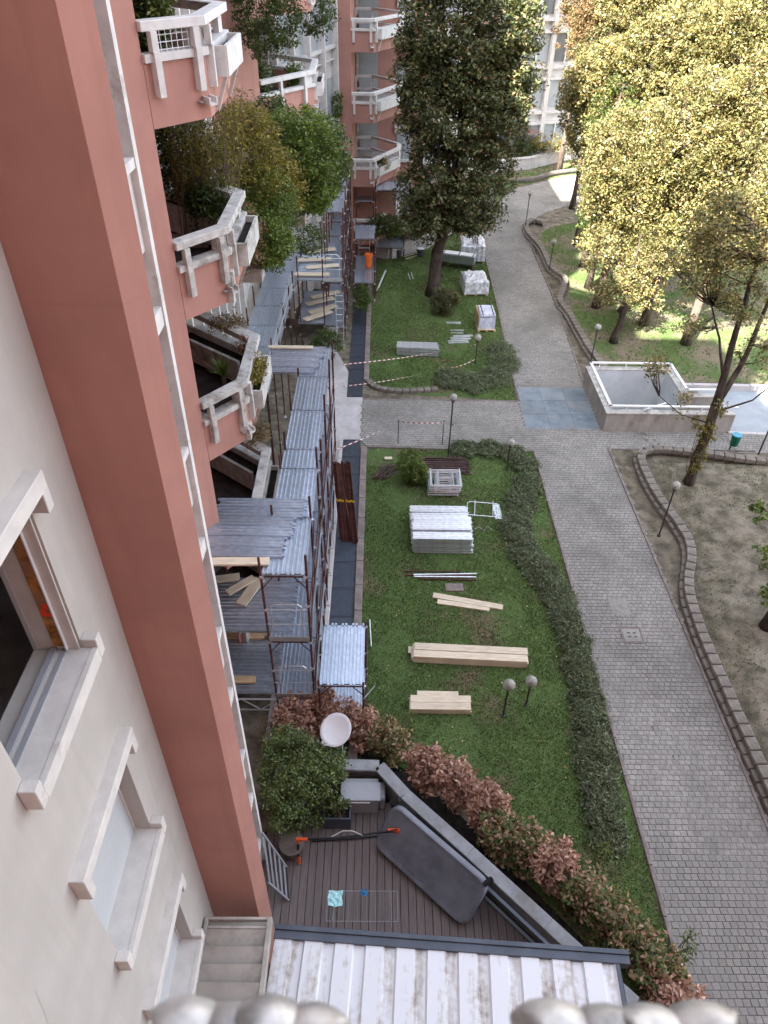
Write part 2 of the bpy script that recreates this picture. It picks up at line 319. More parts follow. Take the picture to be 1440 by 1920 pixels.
def clumps(centers, rad, per, rng=RNG, squash=.8):
    out = []
    for c, r in zip(centers, rad):
        d = rng.normal(size=(per, 3)); d /= np.linalg.norm(d, axis=1)[:, None]
        q = d*(rng.uniform(0, 1, size=(per, 1))**.45)*r; q[:, 2] *= squash; out.append(q+np.asarray(c))
    return np.concatenate(out)
def ellpts(c, r, n, rng=RNG, hollow=.35):
    d = rng.normal(size=(n, 3)); d /= np.linalg.norm(d, axis=1)[:, None]
    t = (hollow**3+(1-hollow**3)*rng.uniform(0, 1, size=(n, 1)))**(1/3)
    return np.asarray(c)+d*t*np.asarray(r)
def limb(mb, p, q, r0, r1, sag=.15, n=5, sides=6):
    p, q = Vector(p), Vector(q); L = (q-p).length; pts = []; rs = []
    side = Vector((random.uniform(-1, 1), random.uniform(-1, 1), 0))*L*.10
    for i in range(n+1):
        t = i/n; x = p.lerp(q, t); x.z -= math.sin(t*math.pi)*L*sag*.5; x += side*math.sin(t*math.pi)
        x += Vector((random.uniform(-1, 1), random.uniform(-1, 1), random.uniform(-1, 1)))*L*.018*(0 < i < n)
        pts.append(x); rs.append(r0+(r1-r0)*t)
    mb.tube(pts, rs, sides); return pts
def tree(name, label, base, stems, ells, nclump, per, leaf, material, group=None, clr=.55, tr=.14, flat=.3, cat='tree', wood=None, twig=.35, down=.3, jit=.4):
    """stems: lists of world points for trunk and forks; ells: (centre, radii) of the crown's masses"""
    root = thing(name, label, cat, base, 0, group)
    mb = MB(); ends = []
    for st, (ra, rb) in stems:
        pts = [Vector(p) for p in st]; fine = []
        for i in range(len(pts)-1):
            for k in range(3):
                t = k/3; fine.append(pts[i].lerp(pts[i+1], t)+Vector((random.uniform(-1, 1), random.uniform(-1, 1), 0))*ra*.25*(i+k > 0))
        fine.append(pts[-1]); n = len(fine)
        rs = [ra+(rb-ra)*i/(n-1) for i in range(n)]
        if st is stems[0][0]: rs[0] *= 1.35
        mb.tube(fine, rs, 10); ends += fine[n//4:]
    cen = []; tot = sum(e[1][0]*e[1][1]*e[1][2] for e in ells)
    for c, r in ells: cen.append(ellpts(c, r, max(3, int(nclump*r[0]*r[1]*r[2]/tot)), hollow=.45))
    cen = np.concatenate(cen)
    for c in cen:
        if random.random() < twig:
            c = Vector(c); near = min(ends, key=lambda e: (e-c).length+(.8*max(0, e.z-c.z)))
            limb(mb, near, c, .018+.012*(near-c).length, .008, sag=.12, n=4, sides=5)
    mb.obj('trunk', M[wood or 'bark'], root, smooth=True, world=True)
    pts = clumps(cen, RNG.uniform(.6, 1.3, size=len(cen))*clr, per)
    V, F = leaves(pts, leaf, flat=flat, down=down, jitter=jit)
    V = V-np.array(root.location, dtype=np.float32)
    link('crown', npmesh('crown', V, F, M[material]), root)
    return root
def shrub(name, label, base, ells, nclump, per, leaf, material, group=None, clr=.22, cat='shrub', flat=.3, nst=9, aspect=.5, stemm='stem', stemr=.012, down=0.):
    root = thing(name, label, cat, base, 0, group); mb = MB()
    cen = np.concatenate([ellpts(c, r, max(3, nclump//len(ells)), hollow=.3) for c, r in ells])
    for i in range(min(nst*3, len(cen))):
        c = cen[RNG.integers(len(cen))]; q = Vector(base)+Vector((random.uniform(-.12, .12), random.uniform(-.12, .12), 0))
        limb(mb, q, c, stemr, stemr*.4, sag=-.1, n=3, sides=4)
    mb.obj('stem', M[stemm], root, world=True)
    pts = clumps(cen, RNG.uniform(.6, 1.2, size=len(cen))*clr, per)
    V, F = leaves(pts, leaf, flat=flat, aspect=aspect, down=down); V = V-np.array(root.location, dtype=np.float32)
    link('foliage', npmesh('foliage', V, F, M[material]), root); return root

# ================================================================== THE SETTING: ground
def inpoly(x, y, P):
    c = False; n = len(P)
    for i in range(n):
        x1, y1 = P[i]; x2, y2 = P[(i+1) % n]
        if (y1 > y) != (y2 > y) and x < (x2-x1)*(y-y1)/(y2-y1)+x1: c = not c
    return c
xs = [-200, 8.9, 12.0, 13.4, 260]; ys = [-60, 23.9, 24.95, 27.1, 420]
g = MB(); hole = {(1, 1), (1, 2), (2, 1)}
for i in range(4):
    for j in range(4):
        if (i, j) in hole: continue
        g.add([(xs[i], ys[j], 0), (xs[i+1], ys[j], 0), (xs[i+1], ys[j+1], 0), (xs[i], ys[j+1], 0)], [(0, 1, 2, 3)])
g.obj('ground', M['soil'], kind='structure')
def sheet(name, poly, z, m):
    mb = MB(); n = len(poly); mb.add([(x, y, z) for x, y in poly], [tuple(range(n))]); return mb.obj(name, M[m], kind='structure')
# paths of pavers
PATHS = [[(5.80, 2.2), (8.66, 2.2), (8.66, 22.5), (8.68, 23.6), (8.68, 27.3), (9.0, 34.2), (9.05, 45.5), (9.6, 48.3), (11, 50.2), (13.5, 52.5), (17, 54.5), (17, 60.5), (14.2, 59.2), (11.4, 57.0), (9.5, 55.4), (7.9, 51.8), (7.0, 51.0), (6.3, 47), (6.1, 36), (5.85, 28), (5.85, 25.7), (-.6, 25.7), (-.6, 22.85), (-.38, 22.45), (5.80, 22.3)],
         [(8.62, 22.52), (18.5, 22.3), (18.5, 23.55), (14.6, 23.6), (13.5, 23.62), (8.66, 23.6)]]
for P in PATHS: pass
path = sheet('path', PATHS[0], .020, 'joint'); path2 = sheet('side_path', PATHS[1], .022, 'joint')
SXP, SYP = .145, .132
pav = []; PLATE = (5.74, 8.62, 23.75, 26.95)
row = 0; y = 2.4
while y < 60:
    off = [0, .5, .22, .72][row % 4]*SXP; x = -.6-off
    lim = 18.6
    while x < lim:
        cx, cy = x+SXP/2, y+SYP/2
        if not (PLATE[0] < cx < PLATE[1] and PLATE[2] < cy < PLATE[3]):
            for k, P in enumerate(PATHS):
                if inpoly(cx, cy, P): pav.append((cx, cy, k)); break
        x += SXP
    y += SYP; row += 1
# the 300 that show largest are objects, the rest is one mesh
vis = []
for i, (x, y, k) in enumerate(pav):
    v = np.array([x, y, 0.])-EYE; d = v@FW; px = 720+FPX*(v@RT)/d; py = 960-FPX*(v@UP)/d
    if 1175 < px < 1440 and py < 1900: vis.append((d, i))
vis.sort(); near = {i for _, i in vis[:300]}
def cutbox(mb, cx, cy, cz, w, l, h, ch=.006, rz=0., tx=0., ty=0.):
    c, s = math.cos(rz), math.sin(rz); v = []
    for z, k in ((-h/2, 0), (h/2-ch, 0), (h/2, ch)):
        for a, b in ((-1, -1), (1, -1), (1, 1), (-1, 1)):
            x, y = a*(w/2-k), b*(l/2-k); v.append((cx+x*c-y*s, cy+x*s+y*c, cz+z+x*tx+y*ty))
    f = [(8, 9, 10, 11)]
    for j in (0, 4): f += [(j+i, j+(i+1) % 4, j+4+(i+1) % 4, j+4+i) for i in range(4)]
    return mb.add(v, f)
pm = [cutbox(MB(), 0, 0, 0, SXP-.009-random.uniform(0, .005), SYP-.009-random.uniform(0, .005), .026).mesh('paver', M['paver']) for _ in range(4)]
rest = MB()
for i, (x, y, k) in enumerate(pav):
    jx, jy, jr = random.uniform(-.002, .002), random.uniform(-.002, .002), random.uniform(-.025, .025)
    z = .017+random.uniform(-.0035, .0035)+.006*math.sin(x*2.1+y*.9)
    if i in near: link('paver', pm[i % 4], path, (x+jx, y+jy, z+.002), (random.uniform(-.02, .02), random.uniform(-.02, .02), jr))
    else: cutbox(rest, x+jx, y+jy, z, SXP-.010, SYP-.010, .026, rz=jr, tx=random.uniform(-.02, .02), ty=random.uniform(-.02, .02))
rest.obj('paver_field', M['paver'], path, kind='stuff')
# drain cover and a repaired patch in the path
md = thing('drain_cover', 'square drain cover with four dark slots set in the pavers', 'drain cover', (7.08, 13.35, .03))
cover = bev(MB().box(-.24, .24, -.24, .24, 0, .02).obj('lid', M['paver'], md), .01)
fr = MB()
for a in ((-.29, .29, .25, .29), (-.29, .29, -.29, -.25), (-.29, -.25, -.25, .25), (.25, .29, -.25, .25)): fr.box(*a, 0, .026)
fr.obj('frame', M['kerb'], md)
for x in (-.08, .08):
    for y in (-.07, .07): B(x-.045, x+.045, y-.018, y+.018, .0205, .0225).obj('slot', M['black'], md)
t = B(6.75, 7.25, 14.1, 14.75, .028, .033).obj('patch', M['paver']); t['kind'] = 'structure'

def kerbline(name, pts, w, h, L, m, label=None, z0=-.02, off=0.):
    root = link(name, None, kind='structure') if label is None else thing(name, label, 'kerb')
    for a, b in zip(pts, pts[1:]):
        a, b = Vector((*a, 0)), Vector((*b, 0)); n = max(1, round((b-a).length/L)); d = (b-a)/n; ang = math.atan2(d.y, d.x)
        for i in range(n):
            c = a+d*(i+.5); mb = MB(); cutbox(mb, 0, 0, 0, d.length-.012, w, h, .012)
            link('kerb_stone', mb.mesh('kerb_stone', M[m]), root, (c.x, c.y, z0+h/2+random.uniform(-.004, .004)), (0, 0, ang+random.uniform(-.006, .006)))
    return root
kerbline('path_kerb', [(5.80, 3.), (5.80, 22.25)], .08, .09, 1.0, 'kerb')
kerbline('path_kerb', [(8.61, 3.), (8.61, 22.5)], .08, .09, 1.0, 'kerb')
kerbline('path_kerb', [(8.72, 27.4), (9.05, 34.3), (9.12, 45.4)], .08, .09, 1.0, 'kerb')
kerbline('path_kerb', [(5.78, 25.82), (5.80, 28.), (6.04, 36), (6.22, 46)], .08, .09, 1.0, 'kerb')
kerbline('path_kerb', [(-.5, 25.78), (5.75, 25.78)], .08, .07, 1.0, 'kerb')
kerbline('path_kerb', [(-.35, 22.38), (5.75, 22.25)], .08, .07, 1.0, 'kerb')
kerbline('path_kerb', [(8.66, 22.46), (18, 22.2)], .06, .05, 1.2, 'kerb')
kerbline('lawn_kerb', [(-.49, 9.0), (-.49, 22.3)], .22, .13, 1.0, 'kerb')
kerbline('lawn_kerb', [(-.49, 27.3), (-.49, 41.)], .22, .13, 1.0, 'kerb')
# slab, gratings
sheet('paved_slab', [(-2.6, 9.4), (-1.45, 9.4), (-1.28, 9.5), (-1.28, 22.85), (-.61, 22.86), (-.61, 25.98), (-1.27, 25.98), (-1.27, 28.1), (-1.9, 30.1), (-1.9, 41), (-2.6, 41)], .005, 'conc')
kerbline('slab_edging', [(-1.36, 9.5), (-1.36, 22.8)], .12, .07, 1.2, 'conc')
for nm, lb, y0, y1 in (('drain_grating', 'long dark steel grating strip beside the near lawn', 9.5, 22.85), ('drain_grating', 'long dark steel grating strip beside the far lawn with the orange bin', 25.98, 41)):
    r = thing(nm, lb, 'grating', (-.94, y0, .01)); n = round((y1-y0)/1.12); L = (y1-y0)/n
    gm = MB(); gm.box(-.32, .32, 0.008, L-.008, 0, .012)
    gm.box(-.32, .32, .01, .05, .012, .024); gm.box(-.32, .32, L-.05, L-.01, .012, .024)
    for k in range(11): gm.box(-.30+k*.058, -.285+k*.058, .05, L-.05, .012, .022)
    me = gm.mesh('grate_panel', M['grate'])
    for k in range(n): link('grate_panel', me, r, (0, k*L, 0))
# steel plates in the crossing
r = thing('steel_cover', 'patchy blue grey steel cover plates set in the path crossing', 'cover plates', (5.74, 23.75, 0))
xx = [0, .98, 1.95, 2.88]; yy = [0, 1.05, 2.12, 3.2]
for i in range(3):
    for j in range(3): B(xx[i]+.006, xx[i+1]-.006, yy[j]+.006, yy[j+1]-.006, .008, .030+.003*((i+j) % 2)).obj('plate', M['plate'], r)
B(-.05, 2.92, -.05, 3.24, .002, .0105).obj('surround', M['joint'], r)
# driveway
sheet('driveway', [(13.4, 23.75), (13.9, 23.7), (30, 23.5), (30, 26.7), (13.4, 26.9)], .012, 'bluegrey')
kerbline('driveway_kerb', [(13.5, 23.62), (14.6, 23.55), (22, 23.45)], .14, .10, 1.1, 'conc')
kerbline('driveway_kerb', [(12.4, 27.0), (22, 26.9)], .18, .28, .8, 'conc')

# lawns
L1 = [(-.38, 9.0), (-.38, 22.0), (-.2, 22.3), (5.74, 22.2), (5.74, 3.6), (4.6, 4.6), (2, 8.5), (-.2, 9.6)]
L2 = [(-.38, 27.5), (-.1, 26.7), (.5, 26.35), (5.70, 25.85), (5.76, 30), (6.0, 36), (6.18, 47), (6.3, 50), (4.5, 48), (2.6, 43.2), (.8, 41.6), (-.38, 41.2)]
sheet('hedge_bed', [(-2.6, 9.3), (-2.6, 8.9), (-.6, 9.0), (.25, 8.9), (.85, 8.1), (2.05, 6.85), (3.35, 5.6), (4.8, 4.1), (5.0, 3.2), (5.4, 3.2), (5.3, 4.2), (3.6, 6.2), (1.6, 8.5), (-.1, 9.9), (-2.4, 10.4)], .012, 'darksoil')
L3 = [(8.0, 51.9), (9.4, 55.7), (11.3, 57.2), (14.2, 59.5), (18, 61), (22, 68), (15, 65.3), (9.2, 60.8), (5, 58), (5.5, 50)]
for P in (L1, L2, L3): pass
lawn1 = sheet('lawn', L1, .008, 'lawn'); sheet('far_lawn', L2, .008, 'lawn'); sheet('end_lawn', L3, .008, 'turf')
PB = [(9.6, 27.6), (9.4, 31), (9.3, 34), (10, 38.5), (9.5, 43), (9.8, 46), (11.5, 48.5), (30, 56), (30, 27.4), (12.4, 27.4)]
TURF = [(9.75, 27.9), (9.7, 31), (9.6, 34), (10.1, 37.5), (9.8, 43), (9.9, 46), (11.0, 47.5), (18, 51), (30, 56), (30, 27.6), (12.6, 27.6)]
sheet('bed_turf', TURF, .006, 'turf')
def blades(name, polys, n, h, z, m, dens=None, w=.014, seed=1, dmg=()):
    rng = np.random.default_rng(seed); pts = []
    A = []
    for P in polys:
        X = [p[0] for p in P]; Y = [p[1] for p in P]; A.append((min(X), max(X), min(Y), max(Y)))
    tot = sum((a[1]-a[0])*(a[3]-a[2]) for a in A)
    for P, a in zip(polys, A):
        k = int(n*(a[1]-a[0])*(a[3]-a[2])/tot)
        x = rng.uniform(a[0], a[1], k); y = rng.uniform(a[2], a[3], k)
        for i in range(k):
            if not inpoly(x[i], y[i], P): continue
            q = math.sin(x[i]*1.7+y[i]*.8)+math.sin(y[i]*1.9-x[i]*.9)+math.sin(x[i]*4.1+2)*.5
            if q < -1.1 and rng.random() < .6: continue
            if any((x[i]-e[0])**2/e[2]**2+(y[i]-e[1])**2/e[3]**2 < 1 for e in dmg) and rng.random() < .9: continue
            pts.append((x[i], y[i], z))
    P = np.array(pts); n = len(P); a = rng.uniform(0, 2*math.pi, n); H = h*rng.uniform(.5, 1.3, n)
    d = np.stack([np.cos(a), np.sin(a), np.zeros(n)], 1)*w; b = rng.normal(size=(n, 3))*h*.45; b[:, 2] = H
    V = np.stack([P-d, P+d, P+b], 1).reshape(-1, 3); F = np.arange(3*n).reshape(-1, 3)
    return link(name, npmesh(name, V, F, M[m]), kind='stuff')
blades('grass', [L1], 90000, .055, .008, 'grassblade', dmg=((.3, 21.7, 1.1, .55),))
blades('grass', [L2], 60000, .065, .008, 'grassblade', seed=2, w=.02, dmg=((3.2, 34.3, .9, 1.4), (2, 26.3, 2.6, .45), (3.9, 31.3, .4, .7)))
blades('grass', [L3, TURF], 36000, .08, .006, 'grassblade', seed=3, w=.03)
# thin grass of the planted verge left of the path (between hedge and kerb)
# fallen leaves
def litter(name, P, n, z, seed, s=.05):
    rng = np.random.default_rng(seed); X = [p[0] for p in P]; Y = [p[1] for p in P]; pts = []
    while len(pts) < n:
        x, y = rng.uniform(min(X), max(X)), rng.uniform(min(Y), max(Y))
        if inpoly(x, y, P): pts.append((x, y, z+rng.uniform(0, .02)))
    V, F = leaves(np.array(pts), s, flat=1.5, jitter=.5, rng=rng); link(name, npmesh(name, V, F, M['fallen']), kind='stuff')
litter('fallen_leaves', L1, 420, .04, 5, .055); litter('fallen_leaves', L2, 300, .04, 6, .06)
BED = [(9.0, 5), (9.1, 15), (9.8, 17.5), (9.7, 21.5), (18, 21.5), (18, 5)]
litter('fallen_leaves', BED, 260, .03, 8, .06); litter('fallen_leaves', [(9.9, 28), (10, 44), (22, 44), (22, 28)], 500, .03, 9, .08)

# curved borders of stacked blocks
def border(name, label, pts, L=.36, w=.27, top=.36, courses=2):
    root = thing(name, label, 'border wall'); P = [Vector((*p, 0)) for p in pts]
    # smooth
    fine = []
    for i in range(len(P)-1):
        p0, p1, p2, p3 = P[max(i-1, 0)], P[i], P[i+1], P[min(i+2, len(P)-1)]
        for k in range(8):
            t = k/8; fine.append(.5*((2*p1)+(p2-p0)*t+(2*p0-5*p1+4*p2-p3)*t*t+(3*p1-p0-3*p2+p3)*t**3))
    fine.append(P[-1]); acc = 0; nxt = L/2; h = top/courses
    for a, b in zip(fine, fine[1:]):
        d = (b-a).length
        while acc+d > nxt:
            t = (nxt-acc)/d; c = a.lerp(b, t); ang = math.atan2(b.y-a.y, b.x-a.x); nx, ny = -math.sin(ang), math.cos(ang)
            for k in range(courses):
                mb = MB(); ln = L-.022-random.uniform(0, .012); ww = w if k == courses-1 else w*.80
                cutbox(mb, 0, 0, 0, ln, ww, h-.012, .018)
                o = (0. if k == courses-1 else .12)+random.uniform(-.008, .008)
                link('block', mb.mesh('block', M['border']), root, (c.x+nx*o, c.y+ny*o, h*(k+.5)+random.uniform(-.006, .006)), (random.uniform(-.02, .02), random.uniform(-.02, .02), ang+random.uniform(-.03, .03)))
            nxt += L
        acc += d
    return root
border('border_wall', 'snaking wall of brown blocks edging the bare bed beside the near path', [(8.98, 4.2), (8.93, 8.5), (8.90, 11.4), (8.93, 13.5), (9.12, 15.0), (9.72, 16.6), (9.74, 17.8), (9.5, 19.3), (9.45, 20.8), (9.6, 21.75), (10.2, 22.1), (11.6, 21.95), (14.1, 21.4), (18, 21)])
border('border_wall', 'snaking wall of brown blocks edging the shaded bed beyond the ramp', [(9.9, 27.7), (9.55, 30.2), (9.38, 33.6), (9.2, 35.4), (9.7, 37.0), (10.0, 38.4), (9.55, 39.9), (9.52, 43.0), (9.15, 45.5), (9.3, 47.3), (9.9, 48.0), (10.3, 47.6)])
border('border_wall', 'wavy low brown block wall edging the farthest lawn', [(6.4, 51.0), (7.6, 52.3), (7.95, 54.6), (9.3, 56.8), (11.4, 57.6), (13.2, 59.2), (15.8, 60.4), (19, 61.2)])
border('border_wall', 'rounded corner of low brown blocks round the far lawn', [(-.42, 27.25), (-.15, 26.75), (.35, 26.5), (.95, 26.42), (1.9, 26.5), (2.6, 26.65)], L=.30, top=.16, courses=1, w=.24)
# the bed of bare soil right of the path sits slightly higher than the path
bed = MB(); nx_, ny_ = 60, 90; bx0, bx1, by0, by1 = 9.0, 20., 3., 21.6
vv = []
for j in range(ny_+1):
    for i in range(nx_+1):
        x = bx0+(bx1-bx0)*i/nx_; y = by0+(by1-by0)*j/ny_
        e = 9.0+ (0 if y < 14 else .75*min(1, (y-14)/2.6))
        x = e+(x-bx0)*(bx1-e)/(bx1-bx0)
        vv.append((x, y, .16*min(1, (x-e)/.5)*min(1, (21.6-y)/.3)+.03*math.sin(x*2.1+y)*math.sin(y*1.3)+.012+.012*random.random()))
ff = [(j*(nx_+1)+i, j*(nx_+1)+i+1, (j+1)*(nx_+1)+i+1, (j+1)*(nx_+1)+i) for j in range(ny_) for i in range(nx_)]
bed.add(vv, ff).obj('soil_bed', M['soil'], kind='structure', smooth=True)
blades('bed_weeds', [BED], 16000, .05, .17, 'grassblade', seed=11, w=.02)

# ramp pit
r = thing('ramp_enclosure', 'pale concrete walled pit with a white handrail round it', 'parapet', (8.68, 23.65, 0))
w = MB(); T = .24; OX, OY = 3.55, 3.66
w.box(0, T, 0, OY, -3.2, .80); w.box(T, OX, OY-T, OY, -3.2, .80); w.box(T, 4.9, 0, T, -3.2, .80)
w.box(OX-T, OX, 1.30+T, OY-T, -3.2, .80); w.box(OX-T, 4.9, 1.30, 1.30+T, -3.2, .80)
w.obj('wall', M['concwall'], r)
w = MB(); w.box(-.03, T+.02, -.03, OY+.03, .802, .85); w.box(T+.02, OX, OY-T-.02, OY+.03, .802, .85); w.box(T+.02, 4.9, -.03, T+.02, .802, .85); w.box(OX-T-.02, OX+.03, 1.3+T, OY-T-.02, .802, .85); w.box(OX+.03, 4.9, 1.3-.02, 1.3+T+.02, .802, .85)
bev(w.obj('coping', M['white_weathered'], r), .01)
w = MB(); q = .004
w.box(T, T+q, T+q, OY-T-q, -3.1, .79); w.box(T+q, OX-T-q, OY-T-q, OY-T, -3.1, .79); w.box(OX-T-q, OX-T, 1.54, OY-T-q, -3.1, .79)
w.box(T, 4.9, T, T+q, -3.1, .5)
w.obj('lining', M['pitwall'], r)
fl = MB(); fl.add([(T, T, -3.0), (OX, T, -3.0), (4.9, T, -.1), (4.9, 1.3, -.1), (OX, 1.3, -3.0), (OX-T, OY-T, -3.0), (T, OY-T, -3.0)], [(0, 1, 4, 5, 6), (1, 2, 3, 4)]); fl.obj('ramp_floor', M['pitwall'], r)
h = MB(); z = 1.08; path_ = [(4.9, .12), (.12, .12), (.12, OY-.12), (OX-.12, OY-.12), (OX-.12, 1.42), (4.9, 1.42)]
for a, b in zip(path_, path_[1:]):
    a, b = Vector((*a, z)), Vector((*b, z)); d = (b-a).normalized()*.05; h.bar(a-d, b+d, .11, .045)
h.obj('handrail', M['white_paint'], r)
for a, b in zip(path_, path_[1:]):
    a, b = Vector((*a, .85)), Vector((*b, .85)); n = max(1, int((b-a).length/.9))
    for k in range(n):
        c = a.lerp(b, (k+.35)/n); B(c.x-.02, c.x+.02, c.y-.02, c.y+.02, .85, 1.06).obj('baluster', M['white_paint'], r)
h = MB(); h.bar((2.4, .6, .95), (1.4, .14, .9), .05, .04); h.obj('brace', M['white_paint'], r)

litter('fallen_leaves', PATHS[0], 260, .04, 15, .05)

# ================================================================== BUILDINGS
TOPZ = 26.7; TOPW = 30.6
def window_frame_set(parent, y0, y1, zs, zl, X, name='window', shut=True, thick=.125):
    """window in a wall facing +X: opening y0..y1, sill top zs, lintel bottom zl; wall face at X (all in parent space)"""
    win = link(name, None, parent)
    s = MB(); s.box(X-.24, X+thick-.045, y0+.001, y1-.001, zs-.10, zs+.006); s.box(X+thick-.045, X+thick, y0-.0, y1+.0, zs-.15, zs+.012); s.obj('sill', M['trim'], win)
    for ya, yb in ((y0-.10, y0-.001), (y1+.001, y1+.10)): bev(B(X, X+thick+.004, ya, yb, zs-.13, zs+.10).obj('sill_end', M['trim'], win), .006)
    l = MB(); l.box(X-.02, X+thick, y0-.10, y1+.10, zl+.002, zl+.15)
    for ya, yb in ((y0-.10, y0-.002), (y1+.002, y1+.10)): l.box(X, X+thick, ya, yb, zl-.17, zl+.001)
    bev(l.obj('lintel', M['trim'], win), .006)
    return win
b = thing('apartment_building', 'pale grey rendered apartment wall with stone trimmed windows and a terracotta pillar', 'building', (-2.45, 0, 0))
# grey wall, facing +X (local: x = 0 is the wall face)
WS = [(10.50-3.05*k, 12.13-3.05*k) for k in range(-3, 4)]
wy0, wy1 = 2.74, 4.0
zs_ = [0.]+[z for p in sorted(WS) for z in p]+[TOPZ]
m = MB(); m.box(-.4, 0, -3, wy0, 0, TOPZ); m.box(-.4, 0, wy1, 4.75, 0, TOPZ)
for z0, z1 in zip(zs_[::2], zs_[1::2]): m.box(-.4, 0, wy0, wy1, z0, z1)
m.obj('wall', M['grey_wall'], b)
for i, (zs, zl) in enumerate(sorted(WS)):
    w = window_frame_set(b, wy0, wy1, zs, zl, 0.)
    if abs(zs-10.5) < .01:                              # stripped window: open, bare reveal
        w['label'] = 'open window with bare reveal and red mark'
        B(-.40, -.36, wy1-.03, wy1-.002, zs, zl).obj('reveal', M['shutter'], w)
        B(-.36, -.02, wy1-.02, wy1-.003, zs+.01, zl).obj('jamb', M['trim'], w)
        B(-.215, -.12, wy1-.035, wy1-.021, zs+.06, zl-.02).obj('timber_batten', M['wood_raw'], w)
        B(-.119, -.108, wy1-.05, wy1-.021, zs+.02, zl).obj('guide_rail', M['white_paint'], w)
        mk = MB()
        for _ in range(9):
            x = -.17+random.uniform(-.03, .03); z = zs+.50+random.uniform(-.06, .06); mk.box(x-.016, x+.016, wy1-.0375-_*.0002, wy1-.0355, z-.022, z+.022)
        mk.obj('paint_mark', M['redspray'], w)
        tr = MB(); tr.box(-.25, -.20, wy0, wy1, zs+.001, zs+.035); tr.box(-.16, -.12, wy0, wy1, zs+.001, zs+.02); tr.obj('track', M['plasticgrey'], w)
        rm = MB(); rm.box(-4, -.41, wy0-2, wy0-1.9, zs-1, zl+1); rm.box(-4, -.41, wy1+1.2, wy1+1.3, zs-1, zl+1); rm.box(-4, -3.9, wy0-2, wy1+1.3, zs-1, zl+1)
        rm.box(-4, -.41, wy0-2, wy1+1.3, zs-1.0, zs-.9); rm.box(-4, -.41, wy0-2, wy1+1.3, zl+.5, zl+.6); rm.obj('room', M['grey_in'], w)
        B(-1.1, -.9, wy0-.4, wy1-.25, zs-.02, zs+.02).obj('inner_sill', M['tiles'], w)
    else:
        sh = MB(); n = 30; hh = (zl-zs)/n
        for k in range(n): sh.box(-.20, -.18, wy0+.02, wy1-.02, zs+k*hh+.001, zs+(k+1)*hh-.002)
        sh.obj('shutter', M['shutter'], w)
        B(-.215, -.201, wy0, wy1, zs, zl).obj('backing', M['dark_in'], w)
        B(-.18, -.165, wy1-.03, wy1-.002, zs, zl).obj('guide_rail', M['trim'], w)
for pts in (((3.2, 14.1), (3.05, 13.4), (3.12, 12.9), (2.95, 12.5)), ((1.9, 9.2), (1.75, 8.4), (1.82, 7.8), (1.62, 7.2), (1.66, 6.7)), ((4.32, 8.1), (4.28, 7.3), (4.36, 6.6), (4.30, 5.9)), ((2.3, 6.9), (2.15, 6.2), (2.2, 5.6))):
    ck = MB(); fine = []
    for (ya, za), (yb, zb) in zip(pts, pts[1:]):
        for q in range(6): t = q/6; fine.append((ya+(yb-ya)*t+random.uniform(-.012, .012), za+(zb-za)*t))
    v = []
    for y_, z_ in fine: v += [(.0015, y_-.0016, z_), (.0015, y_+.0016, z_)]
    ck.add(v, [(2*i, 2*i+1, 2*i+3, 2*i+2) for i in range(len(fine)-1)]).obj('hairline_crack', M['concwall'], b)
# pillar: octagonal-cornered render shaft
m = MB(); m.prism([(-.6, 4.752), (.70, 4.752), (.83, 4.97), (.60, 5.3), (-.6, 5.3)], 0, TOPZ); m.obj('pillar', M['pink'], b)
for k in range(8):
    z = 1.0+3.05*k; MB().prism([(.001, 4.7495), (.701, 4.7495), (.8325, 4.969), (.80, 4.99), (.69, 4.76), (.001, 4.76)], z, z+.010).obj('joint_line', M['pink'], b)
# white windowed bay behind the pillar, seen on edge
m = MB(); m.box(-.5, .04, 5.302, 6.9, 0, TOPZ)
m.obj('bay_wall', M['white_conc'], b)
fin = MB(); fin.box(-2.2, .30, 6.901, 7.0, -.02, TOPZ-.1); fin.obj('fin', M['white_conc'], b)
for k in range(-2, 5):
    z = 10.5-3.05*k
    if z > 0: B(.041, .235, 5.75, 6.90, z-.75, z-.02).obj('spandrel', M['white_conc'], b); B(.041, .29, 5.605, 6.90, z-.018, z+.07).obj('sill', M['white_conc'], b)
    B(.041, .285, 5.9, 6.90, z+1.55, z+1.75).obj('lintel', M['white_conc'], b)
    B(.041, .06, 5.9, 6.89, max(z+.071, .0), z+1.549).obj('window', M['curtain'], b)
# wall behind everything, back wing and roof body (they give the courtyard its shade)
m = MB(); m.box(-14, -4.1, -3, 4.9, 0, TOPZ+2.8); m.box(-4.1, -.401, -3, 4.9, 0, 9.4); m.box(-4.1, -.401, -3, 4.9, 13.2, TOPZ+2.8); m.box(-4.1, -.401, 4.0+1.35, 4.0+1.36, 9.4, 13.2); m.obj('side_block', M['grey_wall'], b)
wing = thing('apartment_building', 'tall terracotta wing behind the camera side of the courtyard', 'building', (0, -1, 0))
B(-30, 34, -14, -.0, 0, TOPZ+2.8).obj('wall', M['pink'], wing)
o = B(-2.44+0, 33, .001, .04, 1, 3).obj('plinth', M['trim'], wing)

